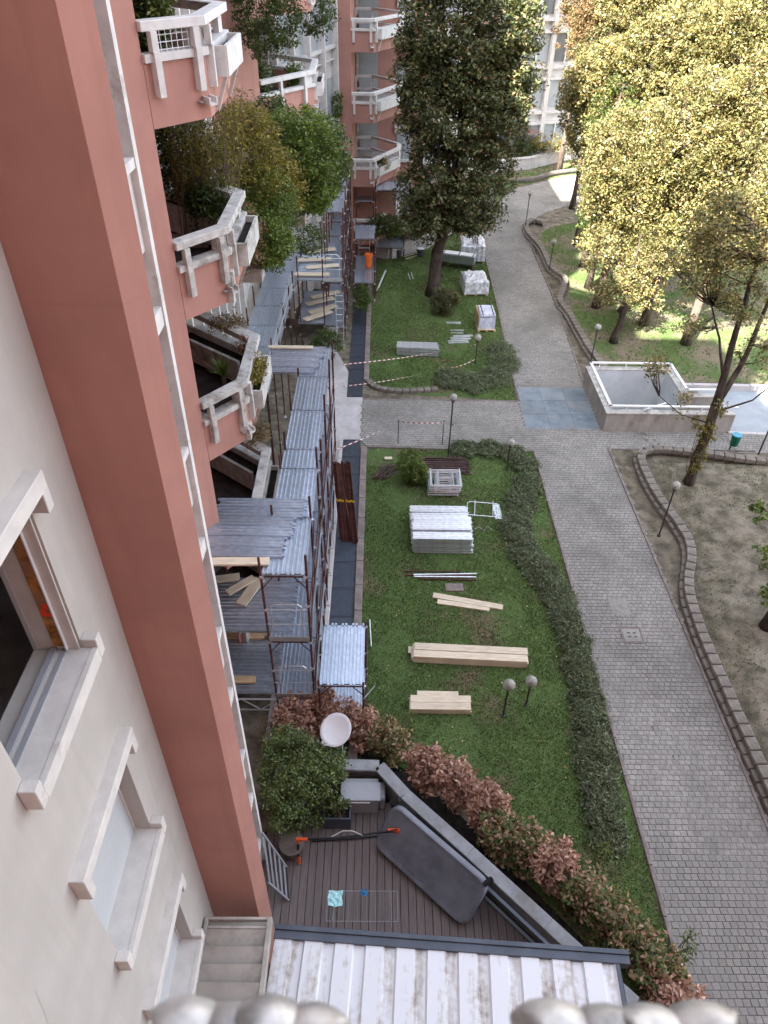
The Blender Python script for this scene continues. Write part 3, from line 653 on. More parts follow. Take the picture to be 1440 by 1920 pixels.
def offset_path(P, d):
    out = []
    for i, p in enumerate(P):
        p = Vector((*p, 0)); ns = []
        for a, c in ((i-1, i), (i, i+1)):
            if 0 <= a and c < len(P):
                t = (Vector((*P[c], 0))-Vector((*P[a], 0))).normalized(); ns.append(Vector((t.y, -t.x, 0)))
        n = sum(ns, Vector()); n.normalize(); k = d/max(.3, n.dot(ns[0])); out.append((p.x+n.x*k, p.y+n.y*k))
    return out
def strip(mb, P, d0, d1, z0, z1):
    A, Bq = offset_path(P, d0), offset_path(P, d1)
    for i in range(len(P)-1): mb.prism([A[i], A[i+1], Bq[i+1], Bq[i]], z0, z1)
    return mb
def balcony(parent, P, R, cfg):
    """one storey of a faceted balcony; P runs anticlockwise seen from above with its outside on the right-hand side; R = height of the rail top"""
    bal = link('balcony', None, parent); wm = cfg.get('white', 'white_conc')
    strip(MB(), P, -.16, 0, R-1.36, R-.505).obj('parapet', M['pink'], bal)
    rail = strip(MB(), P, -.16, .07, R-.13, R); bev(rail.obj('handrail', M[wm], bal), .01)
    strip(MB(), P, -.16, .06, R-.504, R-.40).obj('lower_beam', M[wm], bal)
    for i, ts in enumerate(cfg['posts']):
        a, c = Vector((*P[i], 0)), Vector((*P[i+1], 0)); d = (c-a).normalized(); n = Vector((d.y, -d.x, 0)); L = (c-a).length
        for t in ts:
            q = a+d*L*t; mb = MB()
            for s, w, z0, z1 in ((.045, .11, R-.42, R-.128), (.055, .12, R-.95, R-.38)):
                p0 = q+n*.055; mb.bar((p0.x, p0.y, z0), (p0.x, p0.y, z1), .11, .13 if z0 < R-.6 else .10, up=(n.x, n.y, 0))
            mb.obj('bracket_post', M[wm], bal)
        if cfg['infill'].get(i):
            for (t0, t1) in cfg['infill'][i]:
                p, q = a+d*L*t0, a+d*L*t1; mb = MB(); p -= n*.08; q -= n*.08; mb.bar((p.x, p.y, R-.265), (q.x, q.y, R-.265), .10, .268); mb.obj('infill_panel', M[wm], bal)
    if cfg.get('planter') is not None:
        i, t0, t1 = cfg['planter']; a, c = Vector((*P[i], 0)), Vector((*P[i+1], 0)); d = (c-a).normalized(); n = Vector((d.y, -d.x, 0)); L = (c-a).length
        p, q = a+d*L*t0, a+d*L*t1; pl = MB(); w = .27
        z0, z1 = R-.84, R-.42
        for u, v in (((p+n*.02), (q+n*.02)), ((p+n*w), (q+n*w))): pl.bar((u.x, u.y, (z0+z1)/2), (v.x, v.y, (z0+z1)/2), .05, z1-z0)
        for u in (p, q): e = u+n*w*.5; pl.bar((e.x-n.x*w*.5, e.y-n.y*w*.5, (z0+z1)/2), (e.x+n.x*w*.5, e.y+n.y*w*.5, (z0+z1)/2), .05, z1-z0)
        mid0, mid1 = p+n*w*.5, q+n*w*.5; pl.bar((mid0.x, mid0.y, z0+.03), (mid1.x, mid1.y, z0+.03), w, .05)
        bx = pl.obj('planter_box', M[wm], bal)
        MB().bar((mid0.x, mid0.y, z1-.16), (mid1.x, mid1.y, z1-.16), w-.06, .08).obj('soil', M['darksoil'], bx)
        br = MB()
        for u in (p+d*.15, q-d*.15): br.bar((u.x+n.x*.02, u.y+n.y*.02, R-1.34), (u.x+n.x*w*.8, u.y+n.y*w*.8, z0), .06, .06)
        br.obj('planter_bracket', M[wm], bal)
    inner = cfg['inner']
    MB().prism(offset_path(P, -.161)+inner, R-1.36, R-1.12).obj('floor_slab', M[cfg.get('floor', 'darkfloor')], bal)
    # scupper
    i = 0; a, c = Vector((*P[cfg.get('sc', 1)-1], 0)), Vector((*P[cfg.get('sc', 1)], 0)); d = (c-a).normalized(); n = Vector((d.y, -d.x, 0)); q = c-d*.06
    sp = MB(); sp.bar((q.x, q.y, R-1.13), (q.x+n.x*.16, q.y+n.y*.16, R-1.15), .16, .03)
    for s in (-.07, .07): sp.bar((q.x+d.x*s, q.y+d.y*s, R-1.09), (q.x+d.x*s+n.x*.16, q.y+d.y*s+n.y*.16, R-1.10), .03, .10)
    sp.obj('scupper', M[wm], bal)
    return bal
# --- left wing with the near terracotta bay
wg = thing('apartment_building', 'terracotta wing with faceted balconies behind the scaffolding', 'building', (0, 0, 0))
PA = [(-3.40, 12.10), (-2.70, 13.00), (-2.72, 15.05), (-4.30, 16.35)]
inA = [(-5.2, 16.3), (-6.8, 12.5), (-4.6, 10.55)]
wl = MB(); wl.bar((-4.712, 10.529, 4.8+(TOPZ-4.8)/2), (-3.4955, 12.164, 4.8+(TOPZ-4.8)/2), .22, TOPZ-4.8)
wl.obj('wall', M['pink'], wg)
MB().bar((-5.6, 10.6, 2.4), (-4.3, 12.6, 2.4), .2, 4.79).obj('recessed_wall', M['white_weathered'], wg)
m = MB(); m.box(-14, -6.8, 4.9, 16.35, 0, TOPZ); m.box(-6.8, -2.46-2.2, 6.7, 10.4, 0, TOPZ); m.box(-14, -5.45, 16.36, 17.5, 0, TOPZ); m.obj('inner_wall', M['pink'], wg)
for k in range(-3, 5):
    R = 14.10-3.05*k
    if R < 1.5: continue
    cfg = dict(posts=[(.16, .84), (.08,), ()], infill={0: [(.78, .98)], 1: [(.02, .10), (.80, .97)]}, planter=(1, .16, .92), inner=inA, white='white_conc' if k <= 0 else 'white_weathered')
    bal = balcony(wg, PA, R, cfg)
    # the back row of beams and the inner planter that show through the openings
    bb = MB(); bb.bar((-2.85, 15.0, R-.07), (-5.0, 16.9, R-.07), .24, .13); bb.obj('cross_beam', M['white_weathered'], bal)
    pb = MB(); pb.bar((-3.1, 14.6, R-.70), (-4.7, 15.9, R-.70), .08, .55); pb.bar((-3.0, 15.1, R-.70), (-4.7, 16.5, R-.70), .08, .55); pb.bar((-3.05, 14.85, R-.9), (-4.7, 16.2, R-.9), .5, .1)
    pb.obj('inner_planter', M['white_weathered'], bal)
    MB().bar((-3.1, 14.85, R-.62), (-4.65, 16.15, R-.62), .42, .12).obj('soil', M['darksoil'], bal)
    for j in range(3):
        q = .75+j*.95; MB().bar((-6.2+q*.55, 11.9+q*.35+1.2, R-1.108), (-4.2+q*.55, 11.9+q*.35, R-1.108), .17, .02, ).obj('pale_paving_strip', M['tiles'], bal)
    if k == 0:
        gr = MB(); a, c = Vector((-3.40, 12.10, 0)), Vector((-2.70, 13.0, 0)); d = c-a
        for j in range(7): q = a+d*(.22+j*.09); gr.tube([(q.x, q.y, R-.40), (q.x, q.y, R-.13)], .006, 4)
        for j in range(3):
            z = R-.37+j*.09; p, q = a+d*.2, a+d*.78; gr.tube([(p.x, p.y, z), (q.x, q.y, z)], .006, 4)
        gr.obj('wire_grid', M['white_paint'], bal)
    if k in (1, 2):                                     # spalled corner under the parapet
        sp = MB()
        for j in range(7):
            u = random.uniform(-.16, .1); c = Vector((-2.70, 13.0, 0))+(Vector((-.70, -.9, 0)).normalized()*max(0, -u)+Vector((0, 1, 0))*max(0, u))
            sp.box(c.x-.07+.02*j % .03, c.x+.03+.004*j, c.y-.10, c.y+.06, R-1.37+.05*j, R-1.22+.07*j)
        sp.obj('spalled_patch', M['white_weathered'], bal)
# white window bay 2 between the two terracotta bays
wb = MB(); wb.box(-5.9, -5.42, 17.5, 34.5, 0, TOPZ); wb.obj('bay_wall', M['white_weathered'], wg)
for j in range(9): B(-5.419, -5.10, 17.6+j*1.13, 17.74+j*1.13, 0, TOPZ-.2).obj('pilaster', M['white_conc'], wg)
for k in range(-3, 5):
    z = 10.5-3.05*k
    if z < .5: continue
    for j in range(8): B(-5.418, -5.40, 17.76+j*1.13, 18.71+j*1.13, z, z+1.6).obj('window', M['curtain'], wg)
    B(-5.417, -5.22, 17.75, 26.7, z-.14, z-.02).obj('ledge', M['white_conc'], wg)
# second terracotta bay
PB_ = [(-3.95, 27.1), (-2.38, 29.4), (-2.45, 31.9), (-4.2, 33.1)]
PB2 = [(-3.75, 27.35)]+PB_[1:]
inB = [(-5.2, 33.0), (-6.8, 29), (-5.2, 26.9)]
wl = MB(); wl.bar((-5.292, 25.469, 9.7+(TOPZ-9.7)/2), (-4.045, 27.16, 9.7+(TOPZ-9.7)/2), .22, TOPZ-9.7); wl.obj('wall', M['pink'], wg)
m = MB(); m.box(-14, -6.8, 17.5, 48, 0, TOPW); m.box(-6.8, -5.5, 33.2, 48, 0, TOPW); m.obj('inner_wall', M['pink'], wg)
for k in range(-3, 5):
    R = 14.10-3.05*k
    if R < 9.5: continue
    balcony(wg, PB_, R, dict(posts=[(.35, .8), (.08,), ()], infill={0: [(.78, .98)], 1: [(.02, .10), (.80, .97)]}, planter=(1, .12, .90), inner=inB, white='white_conc'))
# oblique white window bay and the terracotta tower beyond
a, c = Vector((-4.3, 33.3, 0)), Vector((-2.18, 40.9, 0)); d = (c-a).normalized(); n = Vector((d.y, -d.x, 0)); L = (c-a).length
wb = MB(); mm = (a+c)/2-n*.15; wb.bar((a.x-n.x*.3, a.y-n.y*.3, TOPZ/2), (c.x-n.x*.3, c.y-n.y*.3, TOPZ/2), .3, TOPZ); wb.obj('bay_wall', M['white_conc'], wg)
for t in (.02, .26, .5, .74, .975):
    q = a+d*L*t; MB().bar((q.x, q.y, 0), (q.x, q.y, TOPZ-.2), .13, .34, up=(n.x, n.y, 0)).obj('pilaster', M['white_conc'], wg)
for k in range(-3, 5):
    z = 10.5-3.05*k
    if z < .5: continue
    for t in (.03, .27, .51, .75):
        p, q = a+d*(L*t+.07)-n*.14, a+d*(L*(t+.215))-n*.14; MB().bar((p.x, p.y, z+.85), (q.x, q.y, z+.85), .03, 1.7).obj('window', M['curtain'], wg)
    p, q = a+d*.1-n*.05, c-d*.1-n*.05; MB().bar((p.x, p.y, z-.08), (q.x, q.y, z-.08), .22, .12).obj('ledge', M['white_conc'], wg)
    MB().bar((p.x, p.y, z-.6), (q.x, q.y, z-.6), .12, .06).obj('ledge', M['white_conc'], wg)

tw = thing('apartment_building', 'terracotta stair tower with stacked white railed balconies at the far end', 'building', (-1.6, 41, 0))
def W_(mb, name, m, par=tw, **k): return mb.obj(name, M[m], par, world=True, **k)
W_(MB().box(-2.15, -1.47, 40.95, 48, 0, TOPW), 'wall', 'pink'); W_(MB().box(-1.469, 2.5, 47.6, 52, 0, TOPW), 'back_wall', 'pink')
W_(MB().box(-6.8, -2.2, 41.0, 47.9, 0, TOPW), 'side_wall', 'pink')
PT = [(-1.465, 40.95), (-.38, 40.92), (1.05, 43.6), (1.08, 44.4)]
for k in range(-3, 4):
    R = 11.50-3.05*k
    cfg = dict(posts=[(.12, .88), (.05, .93), ()], infill={0: [(.90, .99)], 1: [(.0, .04)]}, planter=(1, .08, .85), inner=[(1.0, 47.5), (-1.46, 47.5)], floor='tiles')
    if R < 1.5: continue
    P2 = [(x+1.6, y-41) for x, y in PT]; cfg['inner'] = [(x+1.6, y-41) for x, y in cfg['inner']]
    bal = balcony(tw, P2, R, cfg)
    ir = MB()
    pts = [(-1.4, 46.0), (-.5, 46.1), (1.0, 44.5)]
    for u, v in zip(pts, pts[1:]): ir.bar((u[0]+1.6, u[1]-41, R-.05), (v[0]+1.6, v[1]-41, R-.05), .14, .12); ir.bar((u[0]+1.6, u[1]-41, R-.65), (v[0]+1.6, v[1]-41, R-.65), .10, .10)
    for u in pts: ir.bar((u[0]+1.6, u[1]-41, R-1.1), (u[0]+1.6, u[1]-41, R-.05), .12, .12, up=(0, 1, 0))
    ir.obj('back_rail', M['white_conc'], bal)
    # furniture-like shutter box and door behind
    B(.35, 1.4, 6.35, 6.58, R-1.1, R+1.0).obj('balcony_door', M['curtain'], bal)
    B(.20, .34, 5.7, 6.0, R-.4, R+1.2).obj('downpipe_box', M['white_weathered'], bal)
    w = link('window', None, bal)
    B(2.55, 3.45, 6.52, 6.585, R-1.55, R+.12).obj('pane', M['curtain'], w)
    f = MB(); f.box(2.45, 3.55, 6.45, 6.58, R+.121, R+.30); f.box(2.42, 2.52, 6.42, 6.58, R-.10, R+.299); f.box(3.48, 3.58, 6.42, 6.58, R-.10, R+.299); f.box(2.45, 3.55, 6.42, 6.58, R-1.70, R-1.551)
    f.box(2.98, 3.02, 6.49, 6.515, R-1.55, R+.12); f.obj('frame', M['white_conc'], w)
# ground-floor windows of the tower
for z in (1.0, 2.0): B(.9, 1.6, 6.3, 6.58, z, z+.7).obj('low_window', M['dark_in'], tw)
gfw = MB(); gfw.box(.08, 2.5, 1.2, 1.4, 0, 3.9); gfw.obj('ground_floor_wall', M['pink'], tw)

# --- white building closing the courtyard
fb = thing('apartment_building', 'white gridded apartment front closing the far end behind the trees', 'building', (9, 64, 0))
P0, P1 = Vector((-1.2, 56.8, 0)), Vector((40, 74, 0)); d = (P1-P0).normalized(); n = Vector((d.y, -d.x, 0)); L = (P1-P0).length; off = Vector((9, 64, 0))
P0 = P0-n*1.2-off; 
def fbar(name, m, s0, s1, z0, z1, dep, t, par=fb):
    p, q = P0+d*s0-n*dep, P0+d*s1-n*dep; return MB().bar((p.x, p.y, (z0+z1)/2), (q.x, q.y, (z0+z1)/2), t, z1-z0).obj(name, M[m], par)
fbar('wall', 'white_conc', 0, L, 0, TOPZ, 1.0, 1.0)
for j in range(17): fbar('pilaster', 'white_conc', j*2.6, j*2.6+.34, 0, TOPZ, .30, .36)
for k in range(6):
    z = .7+3.05*k
    fbar('ledge', 'white_conc', .35, L-1, z-.45, z-.25, .34, .30); fbar('ledge', 'white_conc', .35, L-1, z+1.85, z+2.05, .34, .30)
    for j in range(16):
        w = link('window', None, fb)
        fbar('pane', 'glass' if (j*7+k*3) % 4 == 0 else 'curtain', j*2.6+.38, j*2.6+2.55, z, z+1.8, .44, .08, w)
        fbar('frame', 'white_paint', j*2.6+1.42, j*2.6+1.50, z-.2, z+1.84, .33, .10, w)
# --- terracotta building far right
rb = thing('apartment_building', 'sunlit terracotta and white building glimpsed over the far trees', 'building', (38, 70, 0))
B(0, 30, -8, 6, 0, 20).obj('wall', M['pink'], rb)
for k in range(6):
    B(-.3, 30, -8.6, -8.01, 1.2+3.05*k, 2.2+3.05*k).obj('balcony_front', M['white_conc'], rb)
    for j in range(9): B(1+j*3.2, 2.8+j*3.2, -8.06, -8.005, 2.3+3.05*k, 4.0+3.05*k).obj('window', M['glass'], rb)
# planter walls of the far end
def wallstrip(name, label, pts, h, t, m, cat='wall', cope=None):
    r = thing(name, label, cat, (pts[0][0], pts[0][1], 0))
    for i, (p, q) in enumerate(zip(pts, pts[1:])):
        MB().bar((p[0]-pts[0][0], p[1]-pts[0][1], h/2), (q[0]-pts[0][0], q[1]-pts[0][1], h/2), t, h).obj('wall_segment', M[m], r)
        if cope: bev(MB().bar((p[0]-pts[0][0], p[1]-pts[0][1], h+.035), (q[0]-pts[0][0], q[1]-pts[0][1], h+.035), t+.16, .07).obj('coping', M[cope], r), .01)
    return r
wallstrip('garden_wall', 'low pale planter wall in front of the far white building', [(6.5, 57.4), (9.3, 60.2), (11.7, 61.2), (14.8, 63.9), (20, 67)], .8, .3, 'conc', cope='white_weathered')
wallstrip('garden_wall', 'angled pale planter wall at the head of the far lawn', [(-.15, 41.9), (.6, 41.6), (2.6, 43.2), (4.6, 46.5)], .75, .45, 'conc', cope='white_weathered')
# awning of the far terrace
aw = thing('parasol', 'closed brown parasol canopy on the far terrace', 'parasol', (11.0, 63.2, 0))
MB().tube([(0, 0, 0), (0, 0, 2.6)], .03, 6).obj('pole', M['black'], aw)
cn = MB(); ring = [(1.5*math.cos(a*math.pi/4), 1.2*math.sin(a*math.pi/4), 2.2) for a in range(8)]; cn.add([(0, 0, 2.9)]+ring, [(0, 1+i, 1+(i+1) % 8) for i in range(8)]); cn.obj('canopy', M['fur'], aw)

# ================================================================== TERRACE below the window
DZ = .5
tr = thing('terrace', 'enclosed ground floor terrace with brown board deck', 'terrace', (0, 4, 0))
poly = [(-2.4, 4.6), (3.0, 4.6), (3.15, 5.25), (.62, 7.8), (.1, 8.4), (-1.7, 8.4), (-2.3, 7.4)]
MB().prism([(x, y-4) for x, y in poly], 0, DZ-.035).obj('base', M['darksoil'], tr)
x = -2.35
while x < 3.2:
    # clip board to the polygon
    ys_ = []
    for i in range(len(poly)):
        (x1, y1), (x2, y2) = poly[i], poly[(i+1) % len(poly)]
        xc = x+.0725
        if (x1 > xc) != (x2 > xc): ys_.append(y1+(y2-y1)*(xc-x1)/(x2-x1))
    if len(ys_) == 2:
        y0, y1 = sorted(ys_); mb = MB()
        if y1-y0 > .2: cutbox(mb, x+.0725, (y0+y1)/2-4, DZ-.0165, .145-.002, y1-y0, .025, .004); mb.obj('deck_board', M['deck'], tr)
    x += .153
TW = [(-2.2, 8.55), (-.62, 8.62), (.12, 8.60), (.66, 7.95), (1.9, 6.75), (3.2, 5.45), (4.45, 4.2)]
wallstrip('terrace_wall', 'grey painted wall with flat capping round the deck', TW, 1.15, .10, 'terrwall', cope='terrwall')
# folded screens along the wall
rl = thing('sliding_rail', 'pair of dark blue metal rails along the terrace wall beyond the covered panel', 'rail', (2.2, 6.2, .9))
for o_, m_ in ((0, 'anth'), (.12, 'black')): MB().bar((-.05-o_, -.05-o_, .2), (1.0-o_, -1.1-o_, .2), .06, .05).obj('rail', M[m_], rl)
# box
bx = thing('storage_box', 'grey plastic storage box in the terrace corner', 'box', (-.27, 8.18, DZ))
bev(B(-.38, .38, -.28, .22, 0, .55).obj('body', M['plasticgrey'], bx), .02); bev(B(-.42, .42, -.32, .10, .552, .60).obj('lid', M['plasticgrey'], bx), .015); B(-.25, .20, -.335, -.321, .50, .54).obj('handle', M['white_paint'], bx)
bev(B(.385, .52, -.2, .2, 0, .45).obj('side_bin', M['plasticgrey'], bx), .03)
# planter
pl = thing('planter', 'dark rectangular planter below the grey storage box', 'planter', (-.74, 7.72, DZ))
mb = MB(); mb.box(-.28, .28, -.16, -.13, 0, .4); mb.box(-.28, .28, .13, .16, 0, .4); mb.box(-.28, -.25, -.13, .13, 0, .4); mb.box(.25, .28, -.13, .13, 0, .4); mb.obj('box', M['anth'], pl); B(-.25, .25, -.13, .13, 0, .34).obj('soil', M['darksoil'], pl)
# dark covered panel leaning on the wall
pc = thing('covered_panel', 'large dark grey covered folding table leaning against the terrace wall', 'covered table', (1.25, 6.75, DZ))
a0, a1 = Vector((.50, 7.72, 0)), Vector((2.25, 6.12, 0)); dd = (a1-a0).normalized(); nn = Vector((-dd.y, dd.x, 0))*-1
nn = Vector((dd.y, -dd.x, 0)); nn = nn if nn.x < 0 else -nn
c0 = Vector((1.25, 6.75, DZ)); Lp = (a1-a0).length
def pp(s, h, out):                                     # s along, h up the panel 0..1, out = normal offset
    base = a0+dd*s; top = base+nn*.03; bot = base+nn*.62; q = bot.lerp(top, h); z = DZ+.04+h*.86
    slope = Vector((nn.x*.86, nn.y*.86, .59)).normalized(); return Vector((q.x, q.y, z))+slope*out-c0
outline = []
R_ = .22; Wd = 1.04
for cx, cy, a in ((R_, R_/Wd, 180), (Lp-R_, R_/Wd, 270), (Lp-R_, 1-R_/Wd, 0), (R_, 1-R_/Wd, 90)):
    for k in range(6):
        t = math.radians(a+k*18); outline.append((cx+R_*math.cos(t), cy+R_*math.sin(t)/Wd))
mb = MB(); v = []
for o_, sh in ((0, 1.0), (.13, 1.0), (.165, .965), (.15, .80)): v += [pp(Lp/2+(s-Lp/2)*sh, .5+(h-.5)*sh, o_) for s, h in outline]
N_ = len(outline); f = [tuple(range(N_-1, -1, -1))]
for j in range(3): f += [(j*N_+i, j*N_+(i+1) % N_, (j+1)*N_+(i+1) % N_, (j+1)*N_+i) for i in range(N_)]
f.append(tuple(3*N_+i for i in range(N_))); mb.add(v, f); bev(mb.obj('cover', M['cover'], pc, smooth=False), .01, 2)
for s in (.02, Lp-.02): MB().tube([pp(s, 1.0, -.02), pp(s, 1.10, .10), pp(s-.05, .95, .16)], .05, 8).obj('corner_fitting', M['black'], pc)
mb = MB(); mb.tube([pp(.3, -.02, .02), pp(Lp-.3, -.02, .02)], .035, 8); mb.obj('lower_edge', M['black'], pc)
# barrier with orange joints
br = thing('trestle', 'black bar trestle with orange corner joints and feet on the deck', 'trestle', (-.5, 7.0, DZ))
mb = MB(); mb.tube([(-.98, .0, .68), (0, .05, .66), (1.0, .20, .70)], .02, 8); mb.tube([(-.98, .0, .60), (1.0, .2, .62)], .012, 6); mb.obj('bar', M['black'], br)
for sx, yy_ in ((-.98, 0.), (1.0, .2)):
    g_ = MB(); g_.tube([(sx, yy_, .68), (sx-(.20 if sx > 0 else -.20), yy_-.01, .69)], .032, 8); g_.tube([(sx, yy_, .70), (sx, yy_-.02, .56)], .034, 8); g_.obj('joint', M['orange'], br)
    MB().tube([(sx, yy_-.02, .56), (sx, yy_-.12, .22)], .026, 8).obj('leg', M['black'], br); MB().tube([(sx, yy_-.12, .22), (sx, yy_-.16, .02)], .034, 8).obj('foot', M['orange'], br)
    MB().tube([(sx, yy_, .5), (sx, yy_+.28, .03)], .02, 8).obj('rear_leg', M['black'], br)
mb = MB(); mb.tube([(-.75, .28, .04), (0, .33, .04), (.8, .42, .04)], .02, 6); mb.tube([(0, .05, .65), (0, .33, .04)], .012, 6); mb.obj('net_frame', M['black'], br)
mb = MB(); mb.tube([(-.35, .04, .66), (-.1, .15, .72), (.1, .15, .72), (.3, .08, .68)], .008, 5); mb.obj('cable', M['trim'], br)
# drying rack
dr = thing('clothes_airer', 'thin white wire clothes airer standing low on the deck', 'clothes airer', (-.18, 5.86, DZ))
mb = MB(); zt = .42
for a_, b_ in (((-.66, -.27), (.66, -.27)), ((-.66, .27), (.66, .27)), ((-.66, -.27), (-.66, .27)), ((.66, -.27), (.66, .27))): mb.tube([(*a_, zt), (*b_, zt)], .005, 5)
mb.obj('frame', M['plasticgrey'], dr)
for k in range(15): MB().tube([(-.6+k*.085, -.27, zt), (-.6+k*.085, .27, zt)], .0018, 4).obj('wire', M['plasticgrey'], dr)
for sx in (-.55, .55): MB().tube([(sx, -.25, zt), (sx, .22, 0), ], .007, 5).obj('leg', M['galvb'], dr); MB().tube([(sx, .25, zt), (sx, -.22, 0)], .007, 5).obj('leg', M['galvb'], dr)
def cloth(name, label, x0, x1, y0, y1, z, m, amp=.015):
    n = 14; v = []
    for j in range(n+1):
        for i in range(n+1):
            u, w = i/n, j/n; v.append((x0+(x1-x0)*u+.01*math.sin(w*9), y0+(y1-y0)*w+.012*math.sin(u*8), z+amp*math.sin(u*11+w*4)*math.cos(w*8)))
    mb = MB().add(v, [(j*(n+1)+i, j*(n+1)+i+1, (j+1)*(n+1)+i+1, (j+1)*(n+1)+i) for j in range(n) for i in range(n)])
    return tag(mb.obj(name, M[m]), label, 'cloth')
p = G(628, 1685, DZ+.43); cloth('cloth', 'teal and white patterned cloth on the clothes airer', p.x-.13, p.x+.14, p.y-.14, p.y+.14, DZ+.44, 'teal')
p = G(682, 1674, DZ+.43); cloth('cloth', 'small blue cloth on the clothes airer', p.x-.06, p.x+.06, p.y-.06, p.y+.06, DZ+.44, 'bluecloth', .02)
# ladder
ld = thing('ladder', 'silver folding ladder leaning behind the terracotta pillar', 'ladder', (-1.9, 6.4, DZ))
tp = [Vector((-2.15, 6.95, 1.55)), Vector((-1.98, 6.25, .98))]; bt = [Vector((-1.72, 6.72, .62)), Vector((-1.62, 6.12, .52))]; o_ = Vector((-1.9, 6.4, DZ))
for a_, b_ in ((tp[0], bt[0]), (tp[1], bt[1])): MB().bar(a_-o_, b_-o_, .03, .06).obj('stile', M['plasticgrey'], ld)
for k in range(5): MB().bar(tp[0].lerp(bt[0], .08+k*.21)-o_, tp[1].lerp(bt[1], .08+k*.21)-o_, .035, .03).obj('rung', M['plasticgrey'], ld)
MB().tube([bt[0]-o_, bt[1]-o_], .022, 8).obj('foot', M['black'], ld)
# dish
ds = thing('satellite_dish', 'white round satellite dish on a mast above the copper hedge', 'satellite dish', (-.66, 8.62, 0))
MB().tube([(0, 0, 1.2), (0, 0, 2.0), (-.10, .06, 2.15)], .022, 8).obj('mast', M['galvb'], ds)
cdir = (Vector(EYE)-Vector((-.75, 8.7, 2.3)) + Vector((-3.5, 3.5, -1.5))).normalized(); up = Vector((0, 0, 1)); sx_ = cdir.cross(up).normalized(); sy_ = sx_.cross(cdir)
cc = Vector((-.13, .12, 2.3)); v = [cc-cdir*.07]; f = []
for j in range(1, 6):
    r_ = .33*j/5
    for k in range(28): t = 2*math.pi*k/28; v.append(cc+sx_*math.cos(t)*r_+sy_*math.sin(t)*r_*1.06-cdir*(.07*(1-(j/5)**2)))
f += [(0, 1+k, 1+(k+1) % 28) for k in range(28)]
for j in range(4): f += [(1+j*28+k, 1+(j+1)*28+k, 1+(j+1)*28+(k+1) % 28, 1+j*28+(k+1) % 28) for k in range(28)]
dsh = MB().add(v, f).obj('reflector', M['dish'], ds, smooth=True); so_ = dsh.modifiers.new('solid', 'SOLIDIFY'); so_.thickness = .012
MB().tube([cc-sy_*.34, cc-sy_*.38+cdir*.35], .012, 6).obj('feed_arm', M['galvb'], ds); MB().tube([cc-cdir*.09, Vector((0, 0, 1.9))], .03, 6).obj('clamp', M['galvb'], ds)
MB().tube([cc-sy_*.38+cdir*.33, cc-sy_*.34+cdir*.42], .03, 8).obj('receiver', M['plasticgrey'], ds)
# pergola roof
pg = thing('pergola_roof', 'stained white corrugated terrace roof with a dark blue grey gutter beam', 'roof', (-1.45, 4.52, 3.3), math.radians(-3.6))
n_ = 11; wdt = 5.08/n_
for k in range(n_):
    x0 = k*wdt; prof = [(0, .038), (.255, .038), (.285, 0), (.43, 0), (.46, .038), (wdt-.002, .038)]; v = []; 
    for yy_, zz_ in ((-.12, .0), (-3.6, -.0)): v += [(x0+a_, yy_, zz_+b_) for a_, b_ in prof]
    f = [(i, i+6, i+7, i+1) for i in range(5)]
    o = MB().add(v, f).obj('roof_sheet', M['roof'], pg); o.data.materials.append(M['roof_valley']); o.data.polygons[1].material_index = o.data.polygons[2].material_index = 1 if k > 2 else 0; s_ = o.modifiers.new('solid', 'SOLIDIFY'); s_.thickness = .004
g_ = MB(); g_.box(-.02, 5.30, -.12, .0, -.12, .06); g_.box(-.02, 5.30, .001, .07, -.10, .085); bev(g_.obj('gutter_beam', M['anth'], pg), .006)
g_ = MB(); g_.box(5.085, 5.14, -3.6, -.121, -.14, .05); g_.obj('side_beam', M['anth'], pg)
g_ = MB(); g_.box(5.0, 5.12, -.2, -.08, -3.3, -.15); g_.box(0, .12, -.2, -.08, -3.3, -.15); g_.obj('post', M['anth'], pg)
B(5.2, 5.22, -3.4, -.15, -2.9, -.2).obj('side_screen', M['black'], pg)
# louvred canopy between roof and wall
lv = thing('louvred_canopy', 'beige louvred metal canopy between the grey wall and the white roof', 'canopy', (-2.42, 4.45, 3.95))
mb = MB(); mb.box(0, .05, -2.2, 0, -.05, .05); mb.box(.90, .97, -2.2, 0, -.05, .05); mb.box(.05, .90, -.04, 0.0, -.04, .045); mb.box(.05, .9, -.16, -.12, -.04, .04); bev(mb.obj('frame', M['louvre'], lv), .006)
for k in range(9): MB().bar((.475, -.17-k*.225, .045), (.475, -.17-k*.225-.20, -.04), .845, .012).obj('slat', M['louvre'], lv)
B(0, .97, -2.2, 0, -.12, -.10).obj('backing', M['louvre'], lv)
# corrugated metal tubes lying on the window ledge by the camera
ledge = thing('window_ledge', 'window ledge just below the camera', 'ledge', (0, 0, 14.6))
bev(B(-.9, 1.3, -.9, .14, 0, .12).obj('ledge_slab', M['trim'], ledge), .01)
def duct(x0, x1, y, z, label):
    r = thing('corrugated_tube', label, 'metal tube', (x0, y, z)); pts = []; rs = []; L = x1-x0; n = 44; pit = .052
    for i in range(n+1):
        x = L*i/n; pts.append((x, .004*math.sin(i*.5), 0)); ph = (x % pit)/pit
        rs.append(.0255+.0055*math.exp(-((min(ph, 1-ph))/.17)**2))
    pts = [(0, 0, 0)]+pts+[(L, 0, 0)]; rs = [.02]+rs+[.02]
    MB().tube(pts, rs, 28, cap=False).obj('tube', M['tube'], r, smooth=True)
    return r
duct(-.118, -.030, .131, 14.762, 'left one of two silver corrugated tubes on the ledge under the camera')
duct(.108, .210, .131, 14.762, 'right one of two silver corrugated tubes on the ledge under the camera')

